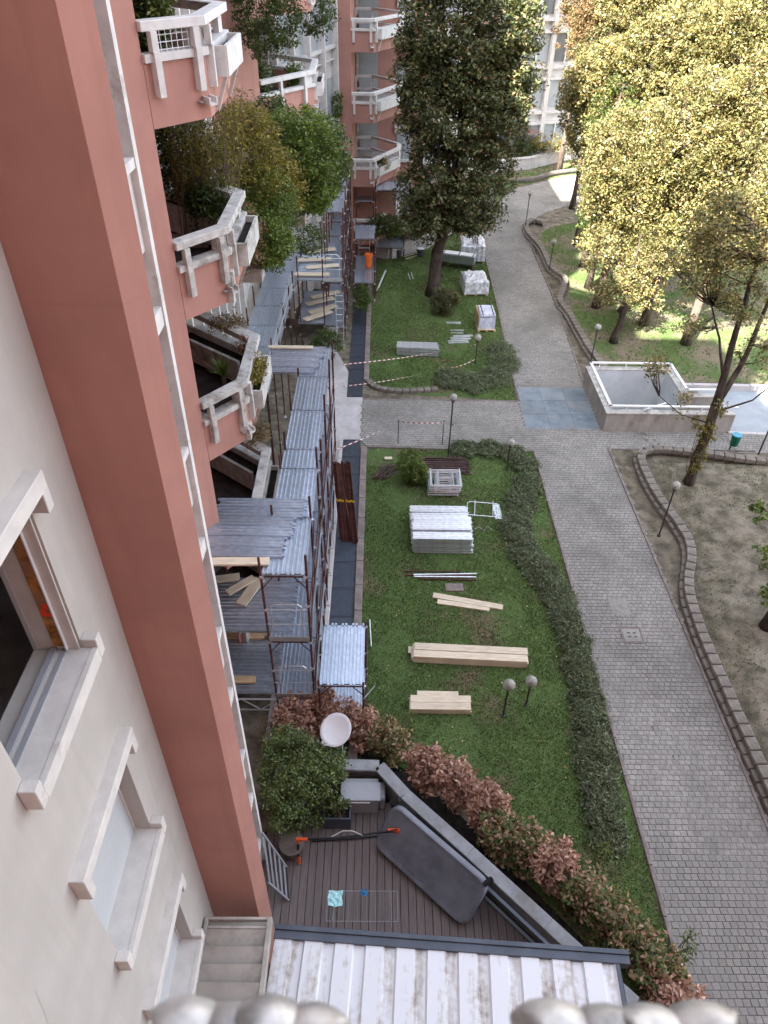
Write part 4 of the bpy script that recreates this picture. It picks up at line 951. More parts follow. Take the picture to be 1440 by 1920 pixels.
# ================================================================== SCAFFOLDING
ORD = ['first', 'second', 'third', 'fourth', 'fifth', 'sixth', 'seventh', 'eighth', 'ninth', 'tenth', 'eleventh', 'twelfth', 'thirteenth', 'fourteenth', 'fifteenth', 'sixteenth', 'seventeenth', 'eighteenth']
def plank_mesh(L, w=.318):
    """pressed steel scaffold deck: lips, three flat treads, hooks at both ends"""
    h = .05; mb = MB()
    prof = [(-w/2, -h), (-w/2, .010), (-w/2+.022, .010), (-w/2+.030, -.008), (-.078, -.008), (-.068, .008), (-.040, .008), (-.030, -.008), (.030, -.008), (.040, .008), (.068, .008), (.078, -.008), (w/2-.030, -.008), (w/2-.022, .010), (w/2, .010), (w/2, -h)]
    v = []
    for y in (.02, L-.02): v += [(a, y, b) for a, b in prof]
    n = len(prof); f = [(i, i+1, n+i+1, n+i) for i in range(n-1)]; mb.add(v, f)
    for y0, y1 in ((.018, .022), (L-.022, L-.018)): mb.box(-w/2, w/2, y0, y1, -h, -.007)
    for x in (-.11, .11):
        for y0, y1 in ((-.035, .03), (L-.03, L+.035)): mb.box(x-.030, x+.030, y0, y1, -.02, .020)
    return mb.mesh('deck_plank', M['galv'])
PL = {L: plank_mesh(L) for L in (1.8, 1.1, 2.6)}
def cyl(name, r, L, m, n=8): return MB().tube([(0, 0, 0), (0, 0, L)], r, n).mesh(name, M[m])
def couplers(mb, x, y, z): mb.tube([(x, y, z-.03), (x, y, z+.03)], .040, 6); mb.box(x-.05, x+.05, y-.014, y+.014, z-.018, z+.018); return mb
def scaffold(label, x0, x1, ys, levels, top=.35, nopl=(), rails=True, z0=0., group=None, braces=True, npl=3):
    """two rows of standards at x0 and x1, bays between successive ys, decks at the given levels"""
    r = thing('scaffolding', label, 'scaffold', (x0, ys[0], z0), 0, group); w = x1-x0; X0, Y0 = x0, ys[0]
    H = levels[-1]+top-z0; pm_ = {}
    for j, y in enumerate(ys):
        for x in (0, w):
            dz = random.uniform(-.12, .25); me = MB().tube([(0, 0, 0), (0, 0, H+dz)], .027, 8).mesh('standard', M['rust'])
            o = link('standard', me, r, (x, y-Y0, 0), (random.uniform(-.006, .006), random.uniform(-.006, .006), 0))
        # transom frame with small knee braces at each level, clamps
        cp = MB()
        for z in levels:
            fr = MB(); zz = z-z0-.075; fr.tube([(0, y-Y0, zz), (w, y-Y0, zz)], .019, 6)
            fr.tube([(0, y-Y0, zz-.32), (w*.26, y-Y0, zz)], .013, 5); fr.tube([(w, y-Y0, zz-.32), (w*.74, y-Y0, zz)], .013, 5)
            fr.obj('transom', M['rust'], r)
            for x in (0, w): couplers(cp, x, y-Y0, zz); couplers(cp, x, y-Y0, zz+random.uniform(-1.0, -.8))
        cp.obj('coupler', M['galvb'], r, kind='stuff')
        for x in (0, w): bs = MB(); bs.box(x-.06, x+.06, y-Y0-.06, y-Y0+.06, 0.002, .012); bs.tube([(x, y-Y0, .012), (x, y-Y0, .12)], .032, 6); bs.obj('base_plate', M['galvb'], r)
    for j in range(len(ys)-1):
        a, b = ys[j]-Y0, ys[j+1]-Y0; L = b-a
        for li, z in enumerate(levels):
            if (j, li) in nopl: continue
            sc = L/1.8 if L < 2.2 else L/2.6; me = PL[1.8] if L < 2.2 else PL[2.6]
            for k in range(npl):
                gap = w/npl; o = link('deck_plank', me, r, (gap*(k+.5), a, z-z0+random.uniform(-.003, .003))); o.scale = (gap/.325, sc, 1)
        if rails:
            for li, z in enumerate(levels):
                if li == len(levels)-1: continue
                for h_ in (.5, 1.0): MB().tube([(w+.03, a-.08, z-z0+h_), (w+.03, b+.08, z-z0+h_)], .014, 6).obj('guard_rail', M['rust'], r)
                MB().bar((w+.02, a, z-z0+.09), (w+.02, b, z-z0+.09), .02, .15).obj('toe_board', M['galv'], r)
        if braces and j % 2 == 0:
            for z in levels:
                q = -1.9; MB().tube([(w+.04, a, z-z0+q), (w+.04, b, z-z0-.1)], .013, 6).obj('diagonal_brace', M['rust2'], r)
                MB().tube([(w+.05, b, z-z0+q), (w+.05, a, z-z0-.1)], .013, 6).obj('diagonal_brace', M['rust'], r)
    return r
XA, XB = -2.30, -1.42
ysM = [10.53, 12.32, 14.15, 14.96, 16.80, 18.62, 20.42]
sM = scaffold('long main scaffold run with silver decks beside the near terracotta balconies', XA, XB, ysM, [1.0, 3.0, 5.0])
# third row of standards close to the facade, and end guard frames at the near end
def endguard(parent, x0, x1, y, z, m='galvb'):
    g_ = MB(); g_.tube([(x0, y, z+1.0), (x1, y, z+1.0)], .014, 6); g_.tube([(x0, y, z+.55), (x1, y, z+.55)], .014, 6)
    g_.tube([(x0+.12, y-.02, z+.12), (x0+.12, y-.02, z+1.12), (x0+.2, y-.02, z+1.18), (x1-.2, y-.02, z+1.18), (x1-.12, y-.02, z+1.10), (x1-.12, y-.02, z+.12)], .014, 6)
    g_.bar((x0, y-.02, z+.10), (x1, y-.02, z+.10), .02, .14); return g_.obj('end_guard', M[m], parent)
for z in (1.0, 3.0): endguard(sM, 0, XB-XA, -.04, z)
lg = MB()
for x0, x1 in ((-1.3, .9),): lg.tube([(x0, 0, .86), (x1, 0, .86)], .022, 6); lg.tube([(x0, 0, .45), (x1, 0, .45)], .022, 6)
for k in range(5): lg.tube([(-1.3+k*.44, 0, .86 if k % 2 else .45), (-1.3+(k+1)*.44, 0, .45 if k % 2 else .86)], .014, 5)
lg.obj('lattice_beam', M['galvb'], sM)
# inner platform reaching to the wall at the near end: transverse planks, joists
def platform(label, x0, x1, y0, y1, zs, n, L=1.8, steps=None, legs=True):
    r = thing('scaffolding', label, 'scaffold', (x0, y0, 0)); gap = (y1-y0)/n
    for z in zs:
        for k in range(n):
            dx = (steps[k] if steps else 0); o = link('deck_plank', PL[1.8], r, (dx+L*.0, gap*(k+.5), z+.012+.012*(dx > 0)), (0, 0, -math.pi/2)); o.scale = (gap/.325, (x1-x0)/1.8, 1)
    if legs:
        for x in (.1,):
            for y in (0.05, y1-y0-.05): MB().tube([(x, y, 0), (x, y, zs[-1]+.3)], .0242, 8).obj('standard', M['rust'], r)
    return r
pf = platform('inner scaffold platform of crosswise silver planks by the grey white wall', -4.3, -1.86, 10.75, 12.42, [3.0], 5)
pf = platform('upper platform of crosswise silver planks overlapping the long decks at their near end', -3.75, -1.80, 10.98, 12.90, [5.03], 6, steps=[-.12, -.12, .02, .02, .22, .22])
pf = platform('lowest near platform of crosswise silver planks below the boards', -4.3, -2.34, 10.60, 12.2, [1.0], 5)
pf = platform('far end platform of crosswise silver planks under the terrace planter', -3.35, -1.78, 18.75, 20.35, [5.04], 5, steps=[-.05, .05, .05, .16, .16])
pf = platform('inner far platform of crosswise planks carrying the fanned boards', -3.6, -2.46, 30.7, 34.3, [1.0, 3.0], 11)
# loose boards lying on the decks
def board(label, c, L, w, t, rz, m='wood', name='timber_board', group=None, cat='board', tilt=0.):
    mb = MB(); cutbox(mb, 0, 0, t/2, L, w, t, .003); o = link(name, mb.mesh(name, M[m]), None, c, (0, tilt, rz)); return tag(o, label, cat, group)
board('pale board on edge along the near side of the upper scaffold platform', (-2.95, 10.82, 5.035), 1.55, .22, .045, .02)
for (px, py, z, L, w, a, lb, m) in ((470, 1110, 3.06, .9, .26, 1.2, 'pale board lying askew on the middle near deck', 'wood'), (452, 1098, 3.105, .75, .2, .75, 'short pale board crossing another on the middle near deck', 'wood'),
        (425, 1085, 3.155, .6, .22, .2, 'pale board end tucked against the white wall on the middle deck', 'wood'), (455, 1192, 1.06, 1.1, .24, .03, 'tan plywood strip on the lowest near deck', 'wood2'), (520, 1188, 1.07, .8, .16, .03, 'narrow tan plywood strip on the lowest deck towards the lawn side', 'wood2'),
        (450, 1275, 1.12, .75, .2, .0, 'tan board at the near edge of the lowest deck', 'wood2'), (545, 652, 5.10, 1.35, .16, .0, 'pale board lying across the far end of the crosswise planks', 'wood')):
    p = G(px, py, z); board(lb, p, L, w, .04, a, m)
# left low walkway between the bays
sL = scaffold('low scaffold walkway of blue silver decks close to the white pilasters', -5.0, -3.62, [20.8, 22.6, 24.4, 26.2, 28.0, 29.8, 31.6, 33.4, 35.2], [3.0], top=.8, rails=False, npl=4, braces=False)
hr = MB(); hr.tube([(1.44, .6, .55), (1.44, 8.0, .55)], .016, 6); hr.tube([(1.44, .6, 1.0), (1.44, 8.0, 1.0)], .016, 6); hr.tube([(1.5, .6, 1.0), (1.5, 8.0, .6)], .014, 6)
for k in range(7): hr.tube([(1.44, .6+k*1.2, .5), (1.44, .6+k*1.2, 1.02)], .012, 5)
for v in range(len(hr.v)): hr.v[v] = (hr.v[v][0], hr.v[v][1], hr.v[v][2]+3.0)
hr.obj('handrail', M['galvb'], sL)
# far run
ysF = [30.6, 32.4, 33.6, 35.4, 37.2, 39.0, 40.6]
sF = scaffold('far scaffold run with silver top decks next to the leafy balconies', XA-.12, -1.58, ysF, [1.0, 3.0, 5.0], nopl=((0, 2), (1, 2)), top=.4)
for z in (3.0,): endguard(sF, 0, .85, -.04, z)
for i, (px, py, z, a) in enumerate(((600, 470, 3.1, .25), (590, 487, 3.15, .12), (605, 500, 3.08, .2), (585, 515, 3.12, 0), (600, 565, 1.1, .45), (605, 580, 1.15, .5), (596, 592, 1.2, .55), (610, 553, 1.07, .4))):
    p = G(px, py, z); board(ORD[i % 4]+' fanned pale board on the '+('middle', 'lowest')[i > 3]+' deck of the far scaffold', p, 1.5, .34, .04, a*1.3, 'wood', group='boards fanned out on the far scaffold decks')
ladd = thing('ladder', 'white vertical ladder tied to the near end of the far scaffold', 'ladder', (-1.72, 30.2, 0))
for x in (-.16, .16): MB().tube([(x, 0, 0), (x, .25, 2.6)], .016, 6).obj('stile', M['galvb'], ladd)
for k in range(9): MB().tube([(-.16, .02+k*.028, .2+k*.28), (.16, .02+k*.028, .2+k*.28)], .011, 5).obj('rung', M['galvb'], ladd)
# stair tower scaffold in front of the far terracotta tower
s1 = scaffold('small scaffold with a ribbed silver roof at the foot of the far tower', -1.28, -.35, [41.4, 43.2, 45.0], [1.0, 3.2], top=.3, braces=False)
s2 = scaffold('square scaffold lean-to in front of the ground floor of the far tower', -.22, 1.35, [40.6, 42.4], [1.0, 4.0], top=.4, npl=4)
s3 = scaffold('narrow landing scaffold over the far end of the grating', -1.25, -.22, [35.5, 37.2, 39.2], [1.0, 2.6], top=.25, nopl=((0, 1),), braces=True)
# raised landing with the orange bin
bn = thing('plastic_bin', 'bright orange upright plastic bin on the landing over the grating', 'bin', (-.55, 37.4, 1.03))
mb = MB(); mb.tube([(0, 0, 0), (0, 0, .08), (0, 0, .62), (0, 0, .64), (0, 0, .72)], [.13, .16, .20, .225, .215], 16); mb.obj('body', M['barrel'], bn, smooth=False); MB().tube([(0, 0, .722), (0, 0, .74)], .19, 16).obj('lid', M['barrel'], bn)
# near small tower
sN = scaffold('short scaffold tower with bright white silver deck over the near grating', -1.24, -.24, [10.15, 11.92], [.35, 1.95], top=.15, rails=False, npl=4)
MB().tube([(1.0, -.05, 1.5), (1.25, 1.3, .2)], .014, 6).obj('prop', M['galvb'], sN)
MB().tube([(-.1, 1.2, 1.5), (.2, 2.4, .1)], .014, 6).obj('prop', M['galvb'], sN)
# standards leaning in a bundle on the main run
for k in range(13):
    x = -1.28+k*.042; f_ = random.uniform(-.05, .05)
    foot = Vector((x+.16+.004*k, 17.15-.03*k*.5+f_, .02)); head = Vector((x-.06, 18.15+f_, 2.3+random.uniform(-.06, .08)))
    o = thing('steel_tube', ORD[k]+' brown tube from the left in the bundle leaning against the scaffold', 'steel tube', foot, 0, 'brown tubes leaning against the main scaffold')
    MB().tube([(0, 0, 0), tuple(head-foot)], .0242, 8).obj('tube', M['rust'], o)
    q = (head-foot)*.52; MB().box(q.x-.022, q.x+.022, q.y-.035, q.y-.02, q.z, q.z+.07).obj('yellow_clip', M['yellow'], o)
for i, (a, b_) in enumerate((((663, 972), (628, 868)), ((660, 1012), (640, 900)))):
    foot = G(*a, .02); head = G(*b_, 2.2)
    o = tag(link('steel_tube', MB().tube([(0, 0, 0), tuple(head-foot)], .03, 8).mesh('steel_tube', M['rust']), None, foot), ('single brown tube leaning right of the bundle, its foot farthest up the grating', 'single brown tube leaning over the grating, its foot nearest the camera')[i], 'steel tube')
# crumpled yellow flowers / rags on the slab edge
for i, (px, py) in enumerate(((615, 1035), (612, 1072), (592, 1158))):
    p = G(px, py, .08); V, F = leaves(np.array([(p.x, p.y, p.z)])+RNG.normal(size=(26, 3))*(.07, .07, .03), .07, flat=.8)
    tag(link('weed', npmesh('weed', V, F, M['leaf_bamboo'])), ('small yellow weed by the slab edging, farthest of three', 'small yellow weed by the slab edging, middle of three', 'small yellow weed by the slab edging beside the near scaffold tower')[i], 'weed')

# ================================================================== MATERIAL STACKS ON THE LAWN
pk = MB(); L_ = 1.8; w_ = .33; pk.box(0, L_, -w_/2, w_/2, 0, .006)
for y0, y1 in ((-w_/2, -w_/2+.012), (w_/2-.012, w_/2)): pk.box(0, L_, y0, y1, .006, .028)
pk.box(0, L_, -.055, -.045, .006, .018); pk.box(0, L_, .045, .055, .006, .018)
for y in (-.10, 0, .10): pk.box(.02, L_-.02, y-.02, y+.02, -.007, -.0005)
for x in (-.035, L_): 
    for y in (-.12, .09): pk.box(x, x+.035, y, y+.03, 0.006, .028)
steel_plank = pk.mesh('steel_plank', M['galvb'])
def plankstack(x, y, cols, label, group, rz=0., dz=.052, flip=True, z0=.02, L=1.):
    for c, (yo, n) in enumerate(cols):
        for k in range(n):
            o = link('steel_plank', steel_plank, None, (x+random.uniform(-.035, .035)-math.sin(rz)*yo, y+yo*math.cos(rz)+random.uniform(-.012, .012), z0+k*dz+(.046 if flip else 0)), (math.pi if flip else 0, 0, rz+random.uniform(-.012, .012)))
            o.scale = (L, 1, 1); tag(o, (ORD[n-1-k]+' silver plank down' if k < n-1 else 'topmost silver plank')+' in the '+(('front', 'middle', 'rear')[c] if len(cols) == 3 else ('front', 'rear')[c])+' row, '+label, 'steel plank', group)
plankstack(1.14, 16.75, [(0, 12), (.36, 13), (.72, 12)], 'the tall triple stack', 'planks of the tall stack on the near lawn')
plankstack(1.12, 17.86, [(0, 9), (.36, 9)], 'the low stack behind the triple one', 'planks of the lower rows behind the tall stack')
plankstack(.86, 29.78, [(0, 8), (.36, 7)], 'the stack on the far lawn', 'planks of the stack on the far lawn', rz=-.04)
# guard frames
def frame_mesh():
    mb = MB(); w, h = 1.0, 1.0
    mb.tube([(0, 0, 0), (0, h, 0)], .019, 6); mb.tube([(w, 0, 0), (w, h, 0)], .019, 6); mb.tube([(0, .06, 0), (w, .06, 0)], .017, 6); mb.tube([(0, h-.06, 0), (w, h-.06, 0)], .017, 6)
    mb.tube([(.25, .06, 0), (.25, h-.06, 0)], .012, 5); mb.tube([(.75, .06, 0), (.75, h-.06, 0)], .012, 5); mb.tube([(.25, .5, 0), (.75, .5, 0)], .012, 5); return mb.mesh('guard_frame', M['galvb'])
fm = frame_mesh()
for k in range(13):
    o = link('guard_frame', fm, None, (1.75+random.uniform(-.04, .04)+.006*k, 19.45+random.uniform(-.05, .05)-.01*k, .04+k*.045), (0, 0, random.uniform(-.035, .035)))
    tag(o, (ORD[12-k]+' guard frame from the top' if k < 12 else 'topmost guard frame')+' in the silver frame stack behind the planks', 'guard frame', 'guard frames stacked on the near lawn')
o = link('guard_frame', MB().tube([(.08, 0, 0), (.0, .08, 0), (.0, .62, 0), (.08, .7, 0), (1.0, .7, 0)], .018, 8).tube([(.08, 0, 0), (1.0, 0, 0)], .018, 8).tube([(.25, -.06, .02), (.25, .78, .02)], .02, 8).tube([(.85, -.06, .02), (.85, .78, .02)], .02, 8).mesh('guard_frame', M['galvb']), None, (2.98, 18.5, .03), (0, 0, -.12)); tag(o, 'single silver guard frame lying flat on the grass right of the stacks', 'guard frame')
o = link('steel_plank', steel_plank, None, (4.02, 18.3, .02), (0, 0, 1.60)); o.scale = (.42, .7, 1); tag(o, 'short silver plank lying beside the flat guard frame', 'steel plank')
o = link('wire_offcut', MB().tube([(0, 0, 0), (.12, .12, .02), (.3, -.05, .02), (.42, .16, .03), (.55, -.02, .02)], .008, 5).mesh('wire_offcut', M['galvb']), None, (3.17, 17.75, .02)); tag(o, 'bent piece of wire on the grass right of the plank stack', 'wire')
# brown tubes
tb = {L: MB().tube([(0, 0, 0), (L, 0, 0)], .0242, 8).mesh('steel_tube', M['rust2']) for L in (2.0, 1.0, 1.7)}
for k in range(30):
    lay = k//12; o = link('steel_tube', tb[1.7], None, (1.55+random.uniform(-.12, .12), 20.75+(k % 12)*.085+random.uniform(-.02, .02), .03+lay*.05), (0, 0, random.uniform(-.05, .05)))
    tag(o, ORD[k % 12]+' brown tube from the front in the '+('bottom', 'middle', 'top')[lay]+' layer of the wide pile', 'steel tube', 'brown tubes piled behind the guard frames')
p = G(700, 895)
for k in range(11):
    o = link('steel_tube', tb[1.0], None, (p.x-.05+k*.05, p.y-.15+random.uniform(-.05, .05), .03+.045*(k % 3)), (0, 0, 1.0+random.uniform(-.22, .22)))
    tag(o, ORD[k]+' short dark tube from the left in the heap at the lawn corner', 'steel tube', 'short tubes heaped at the lawn corner')
for i, (px, py, L, a, m, lb) in enumerate(((758, 1071, 1.7, .0, 'rust', 'brown tube lying farthest in the loose row on the near lawn'), (760, 1078, 1.9, -.01, 'rust', 'brown tube lying in the middle of the loose row on the near lawn'), (785, 1086, 1.7, -.02, 'rust', 'brown tube lying nearest in the loose row beside the drain lid'), (775, 1079, 1.9, .035, 'galvb', 'silver tube crossing the loose row of brown tubes'), (776, 1083, 1.85, .0, 'galvb', 'straight silver tube lying in the loose row of brown tubes'))):
    p = G(px, py, .03); o = link('steel_tube', MB().tube([(0, 0, 0), (L, 0, 0)], .024, 8).mesh('steel_tube', M[m]), None, (p.x, p.y, .03+.012*i), (0, 0, a)); tag(o, lb, 'steel tube')
o = bev(tag(B(2.05, 2.58, 14.98, 15.28, .0, .05).obj('drain_cover', M['kerb']), 'grey square drain lid in the grass below the loose tubes', 'drain cover'), .006)
p0, p1 = G(693, 1162, .03), G(696, 1212, .03); tag(link('steel_tube', MB().tube([(0, 0, 0), tuple(p1-p0)], .02, 8).mesh('steel_tube', M['galvb']), None, p0), 'thin silver tube on the grass beside the near scaffold tower', 'steel tube')
# timber
def tb_(label, px0, py0, px1, py1, z, w, t, group=None, m='wood'):
    a, b = G(px0, py0, z+t), G(px1, py1, z+t); c = (a+b)/2; L = (b-a).length; return board(label, (c.x, c.y, z), L, w, t, math.atan2(b.y-a.y, b.x-a.x), m, group=group)
tb_('longer pale board of the slanting pair on the near lawn', 812, 1115, 943, 1138, .01, .20, .06); tb_('shorter pale board of the slanting pair lying against the longer one', 820, 1127, 918, 1141, .012, .17, .045)
lay = [(-.02, -.1), (.0, .12), (0, -.12), (.02, .1)]
c = (G(770, 1215, .25)+G(993, 1232, .25))/2; A_ = -.055
for z_i in range(5):
    for j in range(2):
        L = 3.02+random.uniform(-.06, .04); off = random.uniform(-.04, .04); yo = (.118 if j else -.118)+random.uniform(-.012, .012)
        if z_i == 1 and j == 1: off = -.14
        lb = (('rear ', 'front ')[j]+'pale timber, '+ORD[4-z_i]+' layer from the top of the long bundle', 'top rear pale timber of the long bundle on the near lawn', 'top front pale timber of the long bundle on the near lawn')[0 if z_i < 4 else (1 if j else 2)]
        board(lb, (c.x+off-math.sin(A_)*yo, c.y+yo, .02+z_i*.052), L, .228, .048, A_+random.uniform(-.004, .004), group='timbers of the long bundle on the near lawn' if z_i < 4 else None)
c = G(824, 1318, .15)
for z_i in range(4):
    for j in range(3):
        if j == 2 and z_i > 0: continue
        L = (1.52, 1.5, 1.08)[j]+random.uniform(-.05, .03); yo = (-.13, .09, .32)[j]+random.uniform(-.01, .01)
        board((('front', 'rear')[min(j, 1)]+' pale timber, '+ORD[3-z_i]+' layer from the top of the short bundle', 'single shorter pale timber behind the short bundle nearest the hedge')[j == 2], (c.x+random.uniform(-.04, .04)+(.02 if j < 2 else 0), c.y+yo, .02+z_i*.05), L, .21, .045, -.01+random.uniform(-.006, .006), group='timbers of the short bundle near the hedge' if j < 2 else None)
p = G(728, 860, .04); board('small pale offcut beside the round green shrub', p, .28, .14, .04, .05)
# far lawn: metal sheets, pallets
for i, (px, py, L, w, a, lb) in enumerate(((850, 606, .72, .22, -.03, 'silver sheet lying alone nearest the tree'), (857, 620, .62, .10, .0, 'narrow silver sheet, upper of two side by side'), (857, 625, .58, .08, .0, 'narrow silver sheet, lower of two side by side'))):
    p = G(px, py, .03); o = link('metal_sheet', MB().box(-L/2, L/2, -w/2, w/2, 0, .03).box(-L/2, L/2, -w/2, -w/2+.02, .031, .05).mesh('metal_sheet', M['galvb']), None, p, (0, 0, a)); tag(o, lb+' on the far lawn', 'metal sheet')
for k in range(5):
    p = G(860+k*2, 643-k*3.2, .03); L = .95; o = link('metal_sheet', MB().box(-L/2, L/2, -.06, .06, 0, .03).box(-L/2, L/2, -.06, -.045, .03, .05).mesh('metal_sheet', M['galvb']), None, (p.x-.08*(k % 2), p.y, .03), (0, 0, .12)); tag(o, ORD[k]+' silver strip from the front in the slanting row beside the taped lamp', 'metal sheet', 'silver strips in a slanting row on the far lawn')
def pallet(par, w, l, m='wood2'):
    mb = MB()
    for k in range(7): mb.box(-w/2, w/2, -l/2+k*(l-.1)/6, -l/2+k*(l-.1)/6+.1, .10, .122)
    for x in (-w/2, -.05, w/2-.1): mb.box(x, x+.1, -l/2, l/2, 0, .099)
    return mb.obj('pallet', M[m], par)
p = G(909, 612, 0)
pw = thing('wrapped_load', 'tan crated load with a foil covered top strapped on a pallet by the path', 'pallet load', (p.x, p.y+.1, 0), .02)
pallet(pw, .85, 1.5); bev(B(-.42, .42, -.45, .72, .125, .72).obj('crate', M['wood2'], pw), .01); bev(B(-.36, .36, -.70, .45, .722, .86).obj('foil_pack', M['palewrap'], pw), .03); B(-.38, .38, -.66, -.452, .125, .70).obj('front_pack', M['palewrap'], pw)
for x in (-.24, .26): B(x-.025, x+.025, -.705, .73, .862, .87).obj('strap', M['black'], pw); B(x-.025, x+.025, .722, .73, .3, .86).obj('strap', M['black'], pw)
def wrapped(label, px, py, w, l, h, rz, seed):
    rng = np.random.default_rng(seed); q = G(px, py, 0); r = thing('wrapped_load', label, 'pallet load', (q.x, q.y, 0), rz); pallet(r, w, l)
    mb = MB(); nx, ny = 10, 10; v = []; 
    for sx in range(nx+1):
        for sy in range(ny+1):
            x, y = -w/2+w*sx/nx, -l/2+l*sy/ny; e = min(sx, nx-sx, sy, ny-sy); v.append((x+rng.normal()*.012, y+rng.normal()*.012, h*(.86 if e == 0 else 1)+rng.normal()*.03))
    f = [(i*(ny+1)+j, (i+1)*(ny+1)+j, (i+1)*(ny+1)+j+1, i*(ny+1)+j+1) for i in range(nx) for j in range(ny)]
    rim = [i*(ny+1) for i in range(nx+1)]+[nx*(ny+1)+j for j in range(1, ny+1)]+[i*(ny+1)+ny for i in range(nx-1, -1, -1)]+[j for j in range(ny-1, 0, -1)]
    n0 = len(v); v += [(v[i][0]*1.04+rng.normal()*.015, v[i][1]*1.04+rng.normal()*.015, .13) for i in rim]; m_ = len(rim)
    f += [(rim[(k+1) % m_], rim[k], n0+k, n0+(k+1) % m_) for k in range(m_)]
    MB().add(v, f).obj('shrink_wrap', M['plastwrap'], r); return r
wrapped('shrink wrapped white load on a pallet, middle of the row along the path', 888, 545, 1.25, 1.5, .85, .06, 3)
w2 = wrapped('tall shrink wrapped load with brown straps behind the silver sheets', 884, 482, 1.35, 1.9, 1.05, -.05, 4)
for k in range(3): B(-.05+k*.12, .0+k*.12, -.9, .1, 1.10, 1.13).obj('brown_slat', M['rust'], w2)
p = G(858, 500, 0); sp = thing('sheet_stack', 'stack of silver panels strapped on dark bearers next to the tree trunk', 'metal sheets', (p.x, p.y, 0), -.30)
B(-.95, .95, -.3, .3, .30, .72).obj('panel_stack', M['galv'], sp); B(-.95, .95, -.24, .26, .721, .76).obj('top_panel', M['galvb'], sp)
for x in (-.85, 0., .8): B(x, x+.1, -.36, .36, 0, .29).obj('bearer', M['rust2'], sp); B(x+.02, x+.07, -.31, .31, .762, .775).obj('strap', M['black'], sp)
p = G(712, 528, 0)
for k in range(3):
    a, b = G(706+k*2, 545-k*3, .03), G(722+k, 508-k, .3); tag(link('steel_tube', MB().bar((0, 0, 0), tuple(b-a), .05, .03).mesh('steel_tube', M['galvb']), None, a), ORD[k]+' pale batten from the left, propped by the landing', 'batten', 'pale battens propped by the landing')
for i, (a, b) in enumerate((((765, 512), (769, 524)), ((771, 511), (775, 523)))): u, v = G(*a, .02), G(*b, .02); tag(link('batten', MB().bar((0, 0, 0), tuple(v-u), .06, .03).mesh('batten', M['galvb']), None, u), ('left', 'right')[i]+' of two short pale battens on the far lawn', 'batten')
for i, (a, b) in enumerate((((755, 482), (790, 472)), ((760, 486), (792, 476)), ((752, 478), (780, 470)))): u, v = G(*a, .02), G(*b, .02); tag(link('batten', MB().bar((0, 0, 0), tuple(v-u), .07, .04).mesh('batten', M['wood']), None, u), ORD[i]+' long batten lying below the angled garden wall', 'batten', 'battens below the angled garden wall')
for i, (px, py) in enumerate(((747, 482), (788, 480))): q = G(px, py); t = thing('bucket', ('dark bucket standing left of the battens by the garden wall', 'dark bucket with white top right of the battens by the garden wall')[i], 'bucket', q); MB().tube([(0, 0, 0), (0, 0, .42)], [.17, .22], 12).obj('body', M['anth'], t); MB().tube([(0, 0, .421), (0, 0, .45)], .2, 12).obj('lid', M[('anth', 'white_paint')[i]], t)
# grille frame near the landing
q = G(683, 495, 0); t = thing('square_frame', 'white square trellis frame standing beside the far scaffold', 'frame', (q.x-.0, q.y, 0))
mb = MB(); mb.tube([(-.3, 0, .9), (.3, 0, .9)], .02, 6); mb.tube([(-.3, 0, 1.6), (.3, 0, 1.6)], .02, 6); mb.tube([(-.3, 0, 0), (-.3, 0, 1.6)], .02, 6); mb.tube([(.3, 0, 0), (.3, 0, 1.6)], .02, 6); mb.tube([(-.3, 0, .9), (.3, 0, 1.6)], .014, 6); mb.obj('frame', M['galvb'], t)

# ================================================================== LAMPS, BIN, POSTS, TAPE
def lamp(label, px, py, h, r=.145, head='lampgl'):
    q = G(px, py); t = thing('garden_lamp', label, 'lamp', q, 0, 'globe lamps of the courtyard')
    MB().tube([(0, 0, 0), (0, 0, h-r*1.0)], .026, 8).obj('pole', M['pole'], t); MB().tube([(0, 0, 0), (0, 0, .05)], .06, 10).obj('foot', M['pole'], t)
    MB().tube([(0, 0, h-r*1.25), (0, 0, h-r*.82)], [.055, .075], 10).obj('collar', M['pole'], t)
    MB().tube([(0, 0, h-r*.8), (0, 0, h-.02)], .022, 8).obj('bulb_holder', M['pole'], t)
    MB().sphere((0, 0, h), r, 20, 12).obj('globe', M[head], t, smooth=True)
lamp('globe lamp on a tall pole at the crossing by the pavers and tube pile', 840, 860, 2.56, .14)
lamp('globe lamp inside the right hand snaking block wall', 1235, 1005, 2.04, .145)
lamp('globe lamp on a short pole on the near lawn, left of a pair', 943, 1343, 1.25, .15)
lamp('globe lamp on a stubby pole on the near lawn, right of a pair', 986, 1322, .95, .15)
lamp('globe lamp at the corner of the ramp enclosure', 1107, 680, 1.7, .15)
lamp('globe lamp beside the middle curve of the far block wall', 1029, 512, 1.75, .14)
lamp('globe lamp at the far tip of the block wall', 984, 434, 2.30, .14)
lamp('globe lamp wound with barrier tape on the far lawn', 891, 682, 1.25, .16)
lamp('globe lamp rising out of the dark creeping hedge corner', 950, 882, 1.2, .15)
q = G(1371, 846); t = thing('litter_bin', 'green litter bin with blue liner on a post beside the kerb', 'litter bin', q)
MB().tube([(-.05, .08, 0), (-.05, .08, .55)], .03, 8).obj('post', M['green_bin'], t); MB().tube([(0, 0, .28), (0, 0, .34), (0, 0, .70)], [.13, .15, .17], 16, cap=True).obj('body', M['green_bin'], t); MB().tube([(0, 0, .70), (0, 0, .735)], [.178, .18], 16).obj('liner', M['blue_bag'], t)
q = G(1422, 852); t = thing('post', 'thin dark pole at the right edge beyond the bin', 'pole', q); MB().tube([(0, 0, 0), (.02, 0, 2.4)], .03, 8).obj('pole', M['pole'], t)
